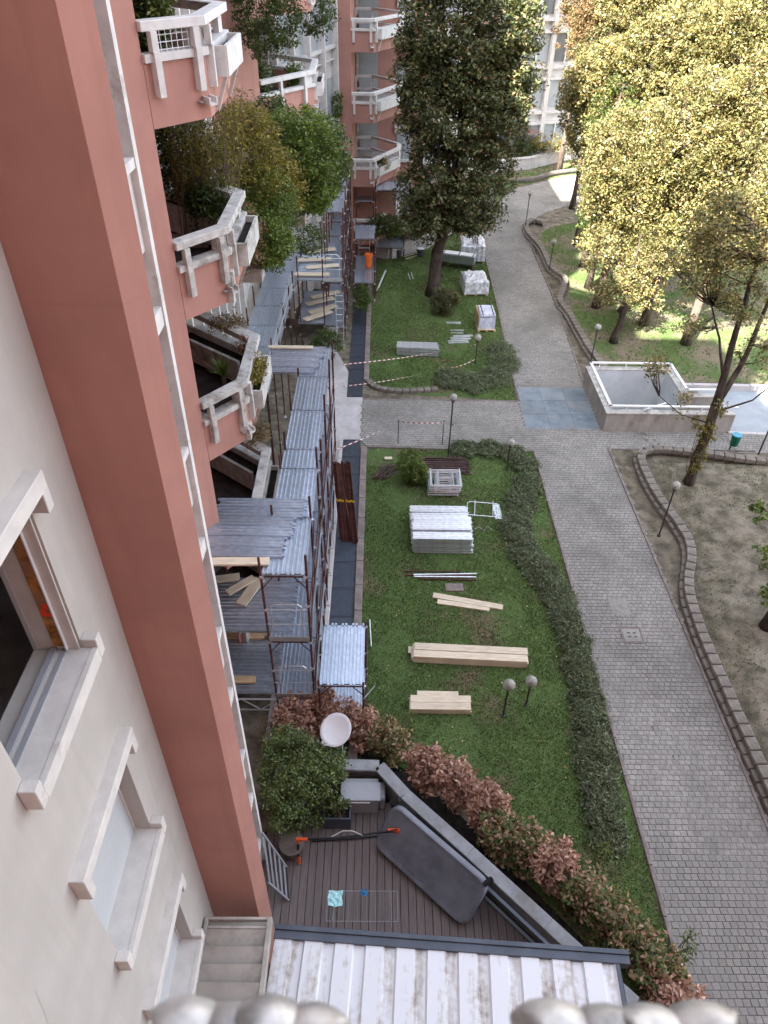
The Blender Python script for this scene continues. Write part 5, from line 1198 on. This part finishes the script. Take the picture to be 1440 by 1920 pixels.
for i, (px, py) in enumerate(((746, 833), (829, 835))):
    q = G(px, py); t = thing('stake', ('dark stake holding the tape left of the shrub', 'dark stake holding the tape beside the tall globe lamp')[i], 'stake', q); MB().tube([(0, 0, 0), (0, 0, 1.05)], .018, 6).obj('rod', M['anth'], t); MB().tube([(0, 0, 1.05), (0, 0, 1.08)], .026, 6).obj('cap', M['anth'], t)
def tape(label, pts, sag=.10):
    mb = MB(); fine = []
    for a, b in zip(pts, pts[1:]):
        a, b = Vector(a), Vector(b)
        for k in range(10): t = k/10; p = a.lerp(b, t); p.z -= math.sin(math.pi*t)*sag; fine.append(p)
    fine.append(Vector(pts[-1])); o_ = fine[0].copy()
    v = []; ang = 0
    for i, p in enumerate(fine): ang += .22; v += [p-o_+Vector((0, .5*math.sin(ang), math.cos(ang)*.8))*.024, p-o_-Vector((0, .5*math.sin(ang), math.cos(ang)*.8))*.024]
    n = len(fine); o = link('barrier_tape', mb.add(v, [(2*i, 2*i+1, 2*i+3, 2*i+2) for i in range(n-1)]).mesh('barrier_tape', M['tape']), None, o_); tag(o, label, 'barrier tape')
lh = G(891, 682)
tape('upper red and white tape from the scaffold to the lamp on the far lawn', [(-1.42, 26.6, 1.15), (lh.x, lh.y-.03, .95)])
tape('lower red and white tape from the scaffold to the foot of the lamp', [(-1.42, 26.6, .15), (2.9, 27.9, .35), (lh.x, lh.y-.03, .25)])
a, b = G(746, 833), G(829, 835)
tape('red and white tape strung past the stakes at the head of the near lawn', [(-1.42, 20.45, 1.2), (a.x, a.y, 1.0), (b.x, b.y, 1.0), (b.x+.35, b.y-.3, 1.1)], .05)

# ================================================================== PLANTS
# dry copper hedge round the terrace, shrub by shrub
hg = [((540, 1330), 1.2, 'leaf_copper', 'rusty copper shrub at the left end of the hedge under the scaffold beam'), ((600, 1322), 1.1, 'leaf_copper', 'rusty copper shrub in front of the near scaffold tower'), ((665, 1340), 1.1, 'leaf_copper', 'copper shrub with bare twigs between the dish and the lawn'), ((722, 1372), 1.1, 'leaf_copgreen', 'mixed green and copper shrub left of the densest copper one'),
      ((790, 1425), 1.25, 'leaf_copper', 'dense copper shrub behind the corner of the terrace wall'), ((850, 1455), 1.25, 'leaf_copper', 'dense copper shrub over the middle of the covered panel'), ((905, 1500), 1.2, 'leaf_copper', 'copper shrub with fine leaves at the lawn edge'), ((930, 1550), 1.0, 'leaf_copgreen', 'green leaved shrub in the middle of the copper hedge'),
      ((985, 1580), 1.1, 'leaf_copgreen', 'half green shrub beside the end of the covered panel'), ((1035, 1610), 1.1, 'leaf_copper', 'copper shrub above the end of the terrace wall'), ((1085, 1660), 1.0, 'leaf_copgreen', 'thin mixed shrub near the end of the creeping hedge'), ((1140, 1710), 1.0, 'leaf_copgreen', 'mixed shrub over the gutter beam end'),
      ((1190, 1760), 1.0, 'leaf_copgreen', 'green sprouting shrub by the path kerb'), ((1235, 1820), .95, 'leaf_copgreen', 'leafy mixed shrub leaning over the path'), ((1270, 1880), .95, 'leaf_copper', 'copper shrub nearest the camera beside the path')]
for i, ((px, py), z, m, lb) in enumerate(hg):
    c = G(px, py, z)+Vector((.10, .12, 0))
    shrub('hedge_shrub', lb, (c.x, c.y+.05, 0), [((c.x, c.y, z-.25), (.46, .40, .42)), ((c.x+.12, c.y-.15, z-.6), (.42, .36, .4))], 100 if i < 4 else 130, 15, .115 if m == 'leaf_copper' else .105, m, 'shrubs of the copper hedge', clr=.17, nst=6, aspect=.5, flat=.35)
# green sprouts
for i, (px, py, lb) in enumerate(((762, 1345, 'bright green shoot between the hedge and the short timber bundle'), (1130, 1600, 'bright green shoots at the foot of the creeping hedge'), (1165, 1680, 'bright green shoots between hedge and path kerb'), (1290, 1770, 'thin green shoots hanging over the path'), (1000, 1560, 'green shoots above the copper hedge middle'))):
    c = G(px, py, .8); shrub('green_shoots', lb, (c.x, c.y, 0), [((c.x, c.y, .7), (.22, .25, .35))], 16, 9, .08, 'leaf_green', 'green shoots in the copper hedge', clr=.14, nst=5, aspect=.32, cat='shrub')
# clipped laurel
c = G(560, 1440, 2.0)
shrub('laurel', 'dense rounded dark green laurel filling the terrace corner below the dish', (-1.7, 8.1, 0), [((-1.35, 8.15, 1.75), (.62, .75, .62)), ((-1.75, 7.55, 1.6), (.42, .55, .6)), ((-1.0, 8.3, 1.7), (.50, .5, .5)), ((-1.6, 8.6, 1.5), (.6, .4, .6)), ((-2.0, 8.3, 1.5), (.35, .8, .55)), ((-1.9, 9.0, 1.3), (.5, .4, .45)), ((-1.5, 8.0, 1.0), (.6, .8, .6))], 620, 38, .060, 'leaf_laurel', clr=.17, nst=14, aspect=.55, stemr=.02)
q = G(570, 1560, .7); t = thing('plant_pot', 'brown round pot under the laurel', 'pot', (-1.62, 7.05, DZ)); MB().tube([(0, 0, 0), (0, 0, .34), (0, 0, .36), (0, 0, .40)], [.16, .22, .25, .25], 18).obj('pot', M['pot'], t)
c = G(628, 1500, 1.1); shrub('potted_plant', 'small green plant in the dark rectangular planter', (-.74, 7.72, DZ+.34), [((-.74, 7.78, DZ+.62), (.26, .16, .26))], 22, 16, .07, 'leaf_laurel', clr=.11)
c = G(505, 1330, .4); shrub('ground_shrub', 'dark brownish shrub under the lattice beam beside the white fin', (-2.3, 9.6, 0), [((-2.3, 9.7, .35), (.5, .7, .35))], 60, 22, .05, 'leaf_brown', clr=.2)
# shrubs on the lawns
c = G(767, 905); shrub('round_shrub', 'round bright green shrub on the near lawn beside the tube pile', (c.x, c.y, 0), [((c.x, c.y+.05, .75), (.46, .42, .60)), ((c.x+.3, c.y-.1, .5), (.38, .3, .35))], 210, 28, .07, 'leaf_green', clr=.15, nst=12)
c = G(832, 588); shrub('round_shrub', 'olive brown shrub beside the big tree trunk on the far lawn', (c.x, c.y, 0), [((c.x, c.y, .65), (.75, .7, .62))], 170, 24, .11, 'leaf_mag', clr=.22, nst=14)
# creeping hedge: dark needle shrubs one after another
JP = [(870, 838, 1), (915, 838, 1), (958, 845, 1.0), (985, 868, 1), (992, 905, 1), (978, 940, 1.1), (968, 985, 1.15), (985, 1030, 1.1), (1018, 1072, 1.05), (1048, 1112, 1), (1065, 1160, .95), (1078, 1205, .9), (1088, 1255, .9), (1102, 1310, .9), (1110, 1365, .95), (1118, 1425, 1), (1126, 1490, 1), (1138, 1550, .85)]
def juniper(label, x, y, rx, ry, n, group, h=.32, seed=0):
    rng = np.random.default_rng(seed+50); r = thing('creeping_shrub', label, 'shrub', (x, y, 0), 0, group); mb = MB(); pts = []; dr_ = []
    for k in range(n):
        a = rng.uniform(0, 2*math.pi); t = rng.uniform(.1, 1)**.6; e = Vector((math.cos(a)*rx*t, math.sin(a)*ry*t, h*(1-t*.55)*rng.uniform(.6, 1.2)))
        s = Vector((e.x*.25, e.y*.25, .04)); mb.tube([s, s.lerp(e, .6)+Vector((0, 0, .05)), e], [.008, .006, .003], 3, cap=False)
        m_ = 44; u = rng.uniform(.3, 1.08, m_)[:, None]; P = np.array(s)+(np.array(e)-np.array(s))*u; P += rng.normal(size=(m_, 3))*(.06, .06, .04); pts.append(P)
    P = np.concatenate(pts); V, F = leaves(P, .095, flat=.1, aspect=.24, rng=rng)
    mb.obj('stem', M['stem'], r); link('foliage', npmesh('foliage', V, F, M['leaf_jun']), r); return r
for i, (px, py, s) in enumerate(JP):
    c = G(px, py, .18); juniper(('first', 'second', 'third', 'fourth', 'fifth', 'sixth', 'seventh', 'eighth', 'ninth', 'tenth', 'eleventh', 'twelfth', 'thirteenth', 'fourteenth', 'fifteenth', 'sixteenth', 'seventeenth', 'last')[i]+' creeping shrub of the winding hedge, counted from the crossing', c.x, c.y, .52*s, .78*s if py > 900 else .5, 130, 'creeping shrubs between lawn and path', seed=i)
for i, (px, py) in enumerate(((845, 708), (885, 715), (925, 705), (945, 680), (938, 655))):
    c = G(px, py, .2); juniper(('leftmost', 'second', 'third', 'fourth', 'farthest')[i]+' creeping shrub of the clump rounding the far lawn corner', c.x, c.y, .75, .95, 150, 'creeping shrubs at the far lawn corner', .4, seed=i+30)
# balcony greenery
def gshrub(label, px, py, Y0, rx, ry, rz, n, leaf, m, base=None, clr=.22, per=26, name='balcony_shrub', cat='shrub', down=0.):
    c = GY(px, py, Y0); b = (c.x-.35*rx, c.y, c.z-rz*.9)
    if 15 < Y0 < 25 and rz > .45: MB().box(-5.41, c.x-.2, c.y-.26, c.y+.26, b[2]-.34, b[2]-.02).obj('planter_trough', M['white_weathered'], wg)
    return shrub(name, label, b, [((c.x, c.y, c.z), (rx, ry, rz))], int(n*1.7), per, leaf*1.25, m, clr=clr, nst=5, cat=cat, down=down)
gshrub('big mid green shrub spilling from the balconies above the blue decks', 562, 300, 20.5, 1.05, 1.3, 1.25, 330, .075, 'leaf_green', (-3.6, 20.5, 7.6), per=34)
gshrub('dark green rounded shrub at the right end of the balcony greenery', 612, 292, 23, .72, .9, 1.1, 170, .07, 'leaf_laurel', (-3.5, 23, 5.2), per=34)
gshrub('yellow green feathery shrub hanging above the lower decks', 490, 400, 17.6, .85, 1.1, 1.15, 260, .055, 'leaf_green', (-3.6, 17.6, 7.6), per=36, down=.5)
gshrub('olive drooping shrub over the planter of the near bay', 455, 445, 15.8, .42, .6, .7, 110, .05, 'leaf_brown', (-3.0, 15.4, 9.5), per=30, down=1)
gshrub('dull green shrub behind the second balcony rail', 405, 395, 15.3, .55, .7, .6, 120, .06, 'leaf_dark', (-3.4, 15.3, 9.7), per=30)
gshrub('yellowed shrub leaning out between the upper balconies', 470, 300, 17.5, .75, .9, 1.1, 170, .06, 'leaf_bamboo', (-3.6, 17.5, 7.6), per=26)
gshrub('grey green shrub under the far upper balcony', 510, 235, 22, .6, .9, .7, 110, .07, 'leaf_dark', (-3.7, 22, 7.6), per=26)
gshrub('mixed green and brown shrub low over the far decks', 585, 365, 20.5, .6, .8, .5, 90, .07, 'leaf_green', (-3.6, 20.6, 5.3), per=26)
gshrub('straggly olive shrub poking between the low decks', 575, 450, 26.5, .7, .9, .55, 70, .075, 'leaf_dark', (-3.2, 26.4, 0), per=12, clr=.25)
gshrub('dark shrub inside the top balcony of the near bay', 262, 15, 13.2, .45, .45, .55, 110, .075, 'leaf_laurel', (-3.5, 13.3, 12.9), per=30)
gshrub('pale green hanging creeper at the top edge above the far balcony', 500, 20, 26, 1.1, .8, 1.3, 170, .08, 'leaf_dark', (-3.8, 26.6, 11), per=22, name='creeper', cat='creeper', down=2)
gshrub('hanging creeper in front of the white bay near the top edge', 590, 25, 33, .9, .8, .8, 90, .09, 'leaf_dark', (-3.6, 33.5, 12), per=14, name='creeper', cat='creeper', down=2)
gshrub('narrow ivy strand on the corner of the far upper balcony', 553, 170, 30, .3, .3, 1.0, 50, .09, 'leaf_green', (-2.6, 30.5, 8.6), per=22, name='creeper', cat='creeper', down=2)
gshrub('pale leafed bush on the railing of the far upper balcony', 480, 140, 28, .55, .6, .5, 60, .08, 'leaf_laurel', (-3.8, 28.4, 10), per=20)
gshrub('thin palm like plant on the corner of the far tower wall', 632, 195, 40.6, .25, .3, .7, 20, .12, 'leaf_green', (-1.9, 40.7, 7.4), per=10)
gshrub('small green plant in the dark triangular planter by the low walkway', 480, 810, 15.2, .3, .5, .18, 40, .05, 'leaf_brown', (-3.3, 15.6, 6.9), per=20)
gshrub('leafy green plant in the outer planter of the near bay', 478, 695, 13.9, .16, .5, .22, 40, .055, 'leaf_bamboo', (-2.47, 13.9, 7.35), per=18)
gshrub('mixed planting in the inner planter of the near bay', 428, 605, 15.6, .45, .35, .14, 40, .045, 'leaf_brown', (-3.8, 15.5, 7.4), per=16)
gshrub('orange and green flowering plant on the far tower balcony', 715, 306, 41.8, .5, .4, .3, 30, .09, 'leaf_copgreen', (-.1, 42.2, 4.3), per=16)
gshrub('dark green shrubs at the foot of the far tower', 720, 425, 41, 1.2, .8, .6, 90, .09, 'leaf_dark', (0, 41.2, 0), per=24)
gshrub('brown green shrubs between tower and garden wall', 765, 430, 42.5, 1.2, .9, .6, 90, .09, 'leaf_mag', (1.8, 42.5, 0), per=24)
gshrub('dark green shrub between the scaffold and the landing', 680, 560, 33.5, .4, 1.2, .5, 60, .08, 'leaf_dark', (-1.4, 33.5, 0), per=24)
gshrub('low dark undergrowth below the far scaffold', 612, 645, 28.8, .7, 1.2, .4, 80, .07, 'leaf_dark', (-2.4, 29, 0), per=24)
gshrub('added dark shrub standing in for the shade inside the near bay opening', 350, 300, 16.2, .8, .6, 1.0, 150, .07, 'leaf_dark', clr=.28)  # added shrub; its dark mass stands in for the shaded loggia interior
gshrub('feathery green shrub drooping over the end of the near bay', 505, 455, 16.6, .5, .7, .55, 130, .06, 'leaf_green', down=1)
gshrub('olive shrub high between bamboo and the big green shrub', 455, 235, 18.5, .6, .8, .55, 90, .06, 'leaf_brown')
gshrub('yellow green shrub between the big green one and the feathery one', 520, 345, 18.8, .65, .8, .8, 160, .06, 'leaf_bamboo')
# bamboo
bt_ = thing('bamboo', 'tall yellow bamboo growing up through the opening of the near bay', 'bamboo', (-3.4, 15.6, 9.7)); mb = MB(); P = []
for k in range(80):
    x, y = RNG.uniform(-.75, .45), RNG.uniform(-.5, .7); h = RNG.uniform(1.9, 3.0); lx = RNG.uniform(-.05, .45); ly = RNG.uniform(-.3, .3)
    mb.tube([(x, y, 0), (x+lx*.3, y+ly*.3, h*.5), (x+lx, y+ly, h)], [.010, .008, .003], 4)
    n = 40; t = RNG.uniform(.45, 1.05, n)[:, None]; P.append(np.array([x, y, 0])+np.concatenate([lx*t**1.6, ly*t**1.6, h*t], 1)+RNG.normal(size=(n, 3))*.10)
mb.obj('canes', M['wood_raw'] if 0 else M['stem'], bt_); V, F = leaves(np.concatenate(P), .11, aspect=.22, down=1.2, flat=.2); link('foliage', npmesh('foliage', V, F, M['leaf_bamboo']), bt_)
# yucca
yc = GY(418, 700, 14.2); yu = thing('yucca', 'spiky green yucca on the third balcony floor', 'yucca', (yc.x, yc.y, yc.z-.1)); v = []; f = []
for k in range(34):
    a = RNG.uniform(0, 2*math.pi); e = RNG.uniform(.35, 1.45); L = RNG.uniform(.35, .6); d = Vector((math.cos(a)*math.cos(e), math.sin(a)*math.cos(e), math.sin(e))); s = Vector((-math.sin(a), math.cos(a), 0))*.018
    n0 = len(v); m_ = d*L*.5+Vector((0, 0, .04)); v += [-s, s, m_+s*1.2, m_-s*1.2, d*L+Vector((0, 0, -.04*(1.5-e)))]; f += [(n0, n0+1, n0+2, n0+3), (n0+3, n0+2, n0+4)]
MB().add(v, f).obj('leaf_rosette', M['leaf_green'], yu); MB().tube([(0, 0, -.5), (0, 0, .03)], .05, 8).obj('stem', M['stem'], yu)
rf = GY(455, 645, 14.9); shrub('red_plant', 'dark red drooping plant at the corner of the inner planter', (rf.x, rf.y, rf.z-.2), [((rf.x, rf.y, rf.z), (.13, .13, .2))], 14, 14, .07, 'leaf_copper', clr=.08, down=2)

# ================================================================== TREES
def E(px, py, Y0, rx, ry, rz): c = GY(px, py, Y0); return ((c.x, c.y, c.z), (rx, ry, rz))
b = G(812, 553)
Yt = b.y
tree('broadleaf_tree', 'tall dark broadleaf tree with a grey trunk standing on the far lawn', (b.x, b.y, 0),
     [([(b.x, b.y, 0), (b.x+.15, Yt, 2.2), (b.x+.45, Yt, 4.5)], (.34, .24)), ([(b.x+.45, Yt, 4.4), (b.x+1.6, Yt-.4, 8), (b.x+1.9, Yt-.6, 13)], (.11, .04)), ([(b.x+.4, Yt, 4.4), (b.x-.3, Yt-.9, 7.5), (b.x-.6, Yt-1.0, 11)], (.10, .04)), ([(b.x+.4, Yt, 4.4), (b.x+1.1, Yt-1.1, 7.5), (b.x+1.3, Yt-1.3, 11.5)], (.10, .04)), ([(b.x+.45, Yt, 4.4), (b.x+.2, Yt-.2, 7.5), (b.x-.3, Yt, 12), (b.x-.2, Yt, 15)], (.15, .04)), ([(b.x+.45, Yt, 4.4), (b.x+.9, Yt+.2, 8), (b.x+1.3, Yt, 12.5), (b.x+1.3, Yt, 16)], (.16, .04)), ([(b.x+.4, Yt, 4.3), (b.x+1.8, Yt-.3, 6.5), (b.x+3.0, Yt, 10)], (.12, .03)), ([(b.x+.4, Yt, 4.0), (b.x-.8, Yt-.2, 6), (b.x-1.6, Yt, 9)], (.10, .03)), ([(b.x+.4, Yt, 4.4), (b.x+.7, Yt-.5, 8), (b.x+.5, Yt-.3, 13)], (.10, .03))],
     [E(880, 60, Yt, 3.0, 2.3, 3.2), E(870, 200, Yt, 3.1, 2.4, 2.3), E(860, 320, Yt, 2.7, 2.0, 1.6), E(850, 400, Yt, 2.3, 1.6, 1.0), E(800, 440, Yt-.5, .8, .7, .45), E(900, 425, Yt-.5, .9, .7, .45), E(800, 400, Yt-.3, 1.4, 1.0, .8), E(880, 410, Yt-.3, 1.6, 1.1, .7), E(770, 420, Yt, .7, .7, .5), E(920, 400, Yt, .7, .7, .4), E(790, 130, Yt, 1.2, 1.3, 1.4), E(960, 150, Yt, 1.3, 1.4, 1.8), E(760, 360, Yt+.5, .8, .8, .9), ((b.x+.6, Yt, 15), (2.6, 2.2, 2.6))],
     1500, 62, .175, 'leaf_mag', clr=.46, twig=.14, down=.8)
# tree with ivy in the right bed
b = G(1288, 912); Y1 = b.y
tree('broadleaf_tree', 'leaning forked tree with ivy on its trunk in the bare bed by the ramp', (b.x, b.y, 0),
     [([(b.x, b.y, 0), (b.x+.02, Y1, 1.6), (b.x+.0, Y1, 3.3)], (.17, .15)), ([(b.x, Y1, 3.2), (b.x-.10, Y1, 5.2), (b.x-.2, Y1+.1, 7.2), (b.x-.1, Y1+.4, 9.5)], (.13, .03)), ([(b.x, Y1, 3.2), (b.x+.55, Y1+.3, 4.6), (b.x+.75, Y1+.5, 6.5), (b.x+1.1, Y1+.6, 9)], (.11, .03)), ([(b.x, Y1, 3.0), (b.x+1.0, Y1-.2, 3.6), (b.x+1.7, Y1, 4.2)], (.04, .015)), ([(b.x-.05, Y1, 4.2), (b.x-.6, Y1, 5.6), (b.x-1.1, Y1+.1, 6.6)], (.05, .02)), ([(b.x, Y1, 2.6), (b.x-1.0, Y1, 2.9), (b.x-1.9, Y1, 3.6)], (.03, .01))],
     [E(1390, 430, Y1+.3, 1.3, 1.4, 1.4), E(1310, 500, Y1+.2, .9, 1.0, .9), E(1400, 560, Y1, 1.0, 1.0, .7), E(1275, 600, Y1, .55, .7, .5), E(1250, 690, Y1, .6, .6, .45), E(1420, 660, Y1+.3, .6, .7, .5), E(1270, 760, Y1, .4, .5, .3), ((b.x+1, Y1+.4, 10), (1.8, 1.6, 1.5)), E(1350, 760, Y1, .4, .4, .3)],
     400, 50, .105, 'leaf_sun', clr=.34, twig=.5, down=.5)
shrub('ivy', 'yellow green ivy round the lower trunk of the forked tree', (b.x, b.y-.02, .3), [((b.x+.02, b.y-.08, 1.1), (.22, .2, .6)), ((b.x+.0, b.y-.1, 2.0), (.28, .22, .5)), ((b.x-.2, b.y-.1, 2.6), (.5, .3, .35))], 70, 18, .085, 'leaf_bamboo', clr=.12, cat='ivy')
# nearest tree at the right edge
b = G(1432, 1185)
tree('broadleaf_tree', 'dark green leafed tree entering at the right edge, thick trunk near the wall', (b.x, b.y, 0), [([(b.x, b.y, 0), (b.x+.1, b.y, 2.2), (b.x+.5, b.y, 5)], (.17, .12)), ([(b.x+.5, b.y, 4.8), (b.x+1.2, b.y, 7)], (.09, .03)), ([(b.x+.3, b.y, 3.4), (b.x-.05, b.y+.2, 4.8)], (.05, .02))],
     [E(1415, 960, b.y+.4, .42, .5, .35), E(1440, 1040, b.y+.2, .28, .35, .28), ((b.x+1.6, b.y, 7.2), (1.3, 1.5, 1.6)), ((b.x+.95, b.y+.1, 5.2), (.5, .6, .6)), E(1445, 1120, b.y, .15, .2, .2)], 120, 34, .14, 'leaf_green', clr=.3, twig=.5)
# small tree beyond the ramp
b = G(1150, 642)
tree('broadleaf_tree', 'small forked tree with a sparse crown just beyond the ramp enclosure', (b.x, b.y, 0), [([(b.x, b.y, 0), (b.x+.1, b.y, 1.3), (b.x+.15, b.y, 2.3)], (.17, .13)), ([(b.x+.15, b.y, 2.2), (b.x+.7, b.y, 3.1), (b.x+.9, b.y, 4.2)], (.07, .02)), ([(b.x+.15, b.y, 2.2), (b.x-.7, b.y, 3.0), (b.x-1.0, b.y, 3.8)], (.06, .02)), ([(b.x+.15, b.y, 2.2), (b.x+.1, b.y, 5)], (.07, .02))],
     [E(1150, 545, b.y, 1.1, 1.0, .7), E(1190, 520, b.y, 1.0, 1.0, .8), E(1210, 560, b.y, .8, .8, .5)], 110, 34, .12, 'leaf_sun', clr=.36, twig=.6)
# slim trees along the shaded bed
for i, (px, py, top, m, lb) in enumerate(((1102, 540, 8.5, 'leaf_dark', 'slim dark tree in the shaded bed left of the sunlit crowns'), (1072, 392, 10, 'leaf_mag', 'slim dark brown tree at the end of the path bend'), (1092, 500, 9, 'leaf_dark', 'second slim tree close behind the first in the shaded bed'))):
    b = G(px, py); x, y = b.x, b.y
    tree('broadleaf_tree', lb, (x, y, 0), [([(x, y, 0), (x+.1, y, 3), (x+.05, y, top*.6), (x+.3, y, top)], (.17, .05)), ([(x+.1, y, 3), (x-.8, y, 4.2)], (.05, .02)), ([(x+.08, y, 4.5), (x+1, y, 5.8)], (.05, .02))],
         [((x+.1, y, top*.62), (1.1, 1.1, top*.28)), ((x+.2, y, top*.85), (1.4, 1.3, top*.2)), ((x-.2, y-.2, 3.2), (.9, .8, .9))], 150, 30, .15, m, clr=.42, twig=.45)
# sunlit grove on the right
grove = [((1180, 330), 35, 2.2, 2.4, 3.0, 'broad sunlit yellow green tree nearest the path in the grove'), ((1300, 300), 33, 2.3, 2.3, 3.4, 'broad sunlit tree in the middle front of the grove'), ((1410, 280), 31, 2.2, 2.2, 3.4, 'sunlit tree at the right edge of the grove'), ((1140, 190), 44, 2.6, 2.6, 3.0, 'sunlit tree in the second row left of the grove'), ((1260, 150), 42, 2.9, 2.6, 3.2, 'tall bright tree in the second row of the grove'), ((1390, 130), 40, 2.9, 2.6, 3.4, 'tall bright tree in the second row at the right edge'),
         ((1150, 60), 54, 2.6, 2.6, 2.8, 'brownish tinged tree in the rear left of the grove'), ((1220, 40), 52, 3.2, 2.8, 3.0, 'bright tree in the rear middle of the grove'), ((1350, 30), 50, 3.2, 2.8, 3.2, 'bright tree in the rear right of the grove'), ((1200, 490), 34.5, 1.6, 1.5, 1.0, 'low branched sunlit tree behind the small forked tree'), ((1150, 20), 57, 1.6, 1.6, 3.0, 'brown leaved tree in front of the white far building'), ((1100, 30), 60, 2.2, 2.0, 3.2, 'reddish brown tree before the far white windows')]
for i, ((px, py), Y0, rx, ry, rz, lb) in enumerate(grove):
    c = GY(px, py, Y0); x, y, z = c.x, c.y, c.z; bz = 0; mt = 'leaf_brown' if i in (6, 10, 11) else 'leaf_sun'
    n = int(60*rx*rz*1.5) if i < 9 else int(36*rx*rz)
    tree('broadleaf_tree', lb, (x-.2, y+.2, 0), [([(x-.2, y+.2, 0), (x-.1, y+.1, max(1.5, z-rz*.8)), (x, y, z)], (.20, .12)), ([(x, y, z-rz*.4), (x+.7, y, z+rz*.6)], (.10, .02)), ([(x, y, z-rz*.5), (x-.9, y-.2, z+rz*.5)], (.09, .02)), ([(x, y, z-rz*.2), (x+.1, y-.5, z+rz*.9)], (.08, .02))],
         [((x, y, z), (rx, ry, rz)), ((x+rx*.3, y-.4, z-rz*.45), (rx*.75, ry*.7, rz*.5)), ((x-rx*.35, y, z+rz*.3), (rx*.7, ry*.7, rz*.6))]+([((x, y-.8, max(1.9, z-rz*1.0)), (rx*.9, ry*.7, 1.3))] if i < 3 else []), n, 62, .112 if i < 3 or i == 9 else .135, mt, 'trees of the sunlit grove' if i < 10 else None, clr=.42, twig=.5, flat=.15, down=.3, wood='twig', jit=.6)
# low planting before the far white building
for i, (px, py, m, lb) in enumerate(((950, 285, 'leaf_mag', 'low bush on the far planter wall, leftmost'), (985, 280, 'leaf_dark', 'low bush on the far planter wall, middle'), (1020, 270, 'leaf_bamboo', 'yellow green bush on the far planter wall'), (925, 350, 'leaf_dark', 'dark bush at the corner of the farthest lawn'), (1085, 262, 'leaf_mag', 'low bush behind the slim tree at the far wall'))):
    c = GY(px, py, 62.5 if i != 3 else 50); shrub('far_bush', lb, (c.x, c.y, 0), [((c.x, c.y, max(.6, c.z)), (1.5, 1.0, .8))], 70, 22, .15, m, clr=.35)
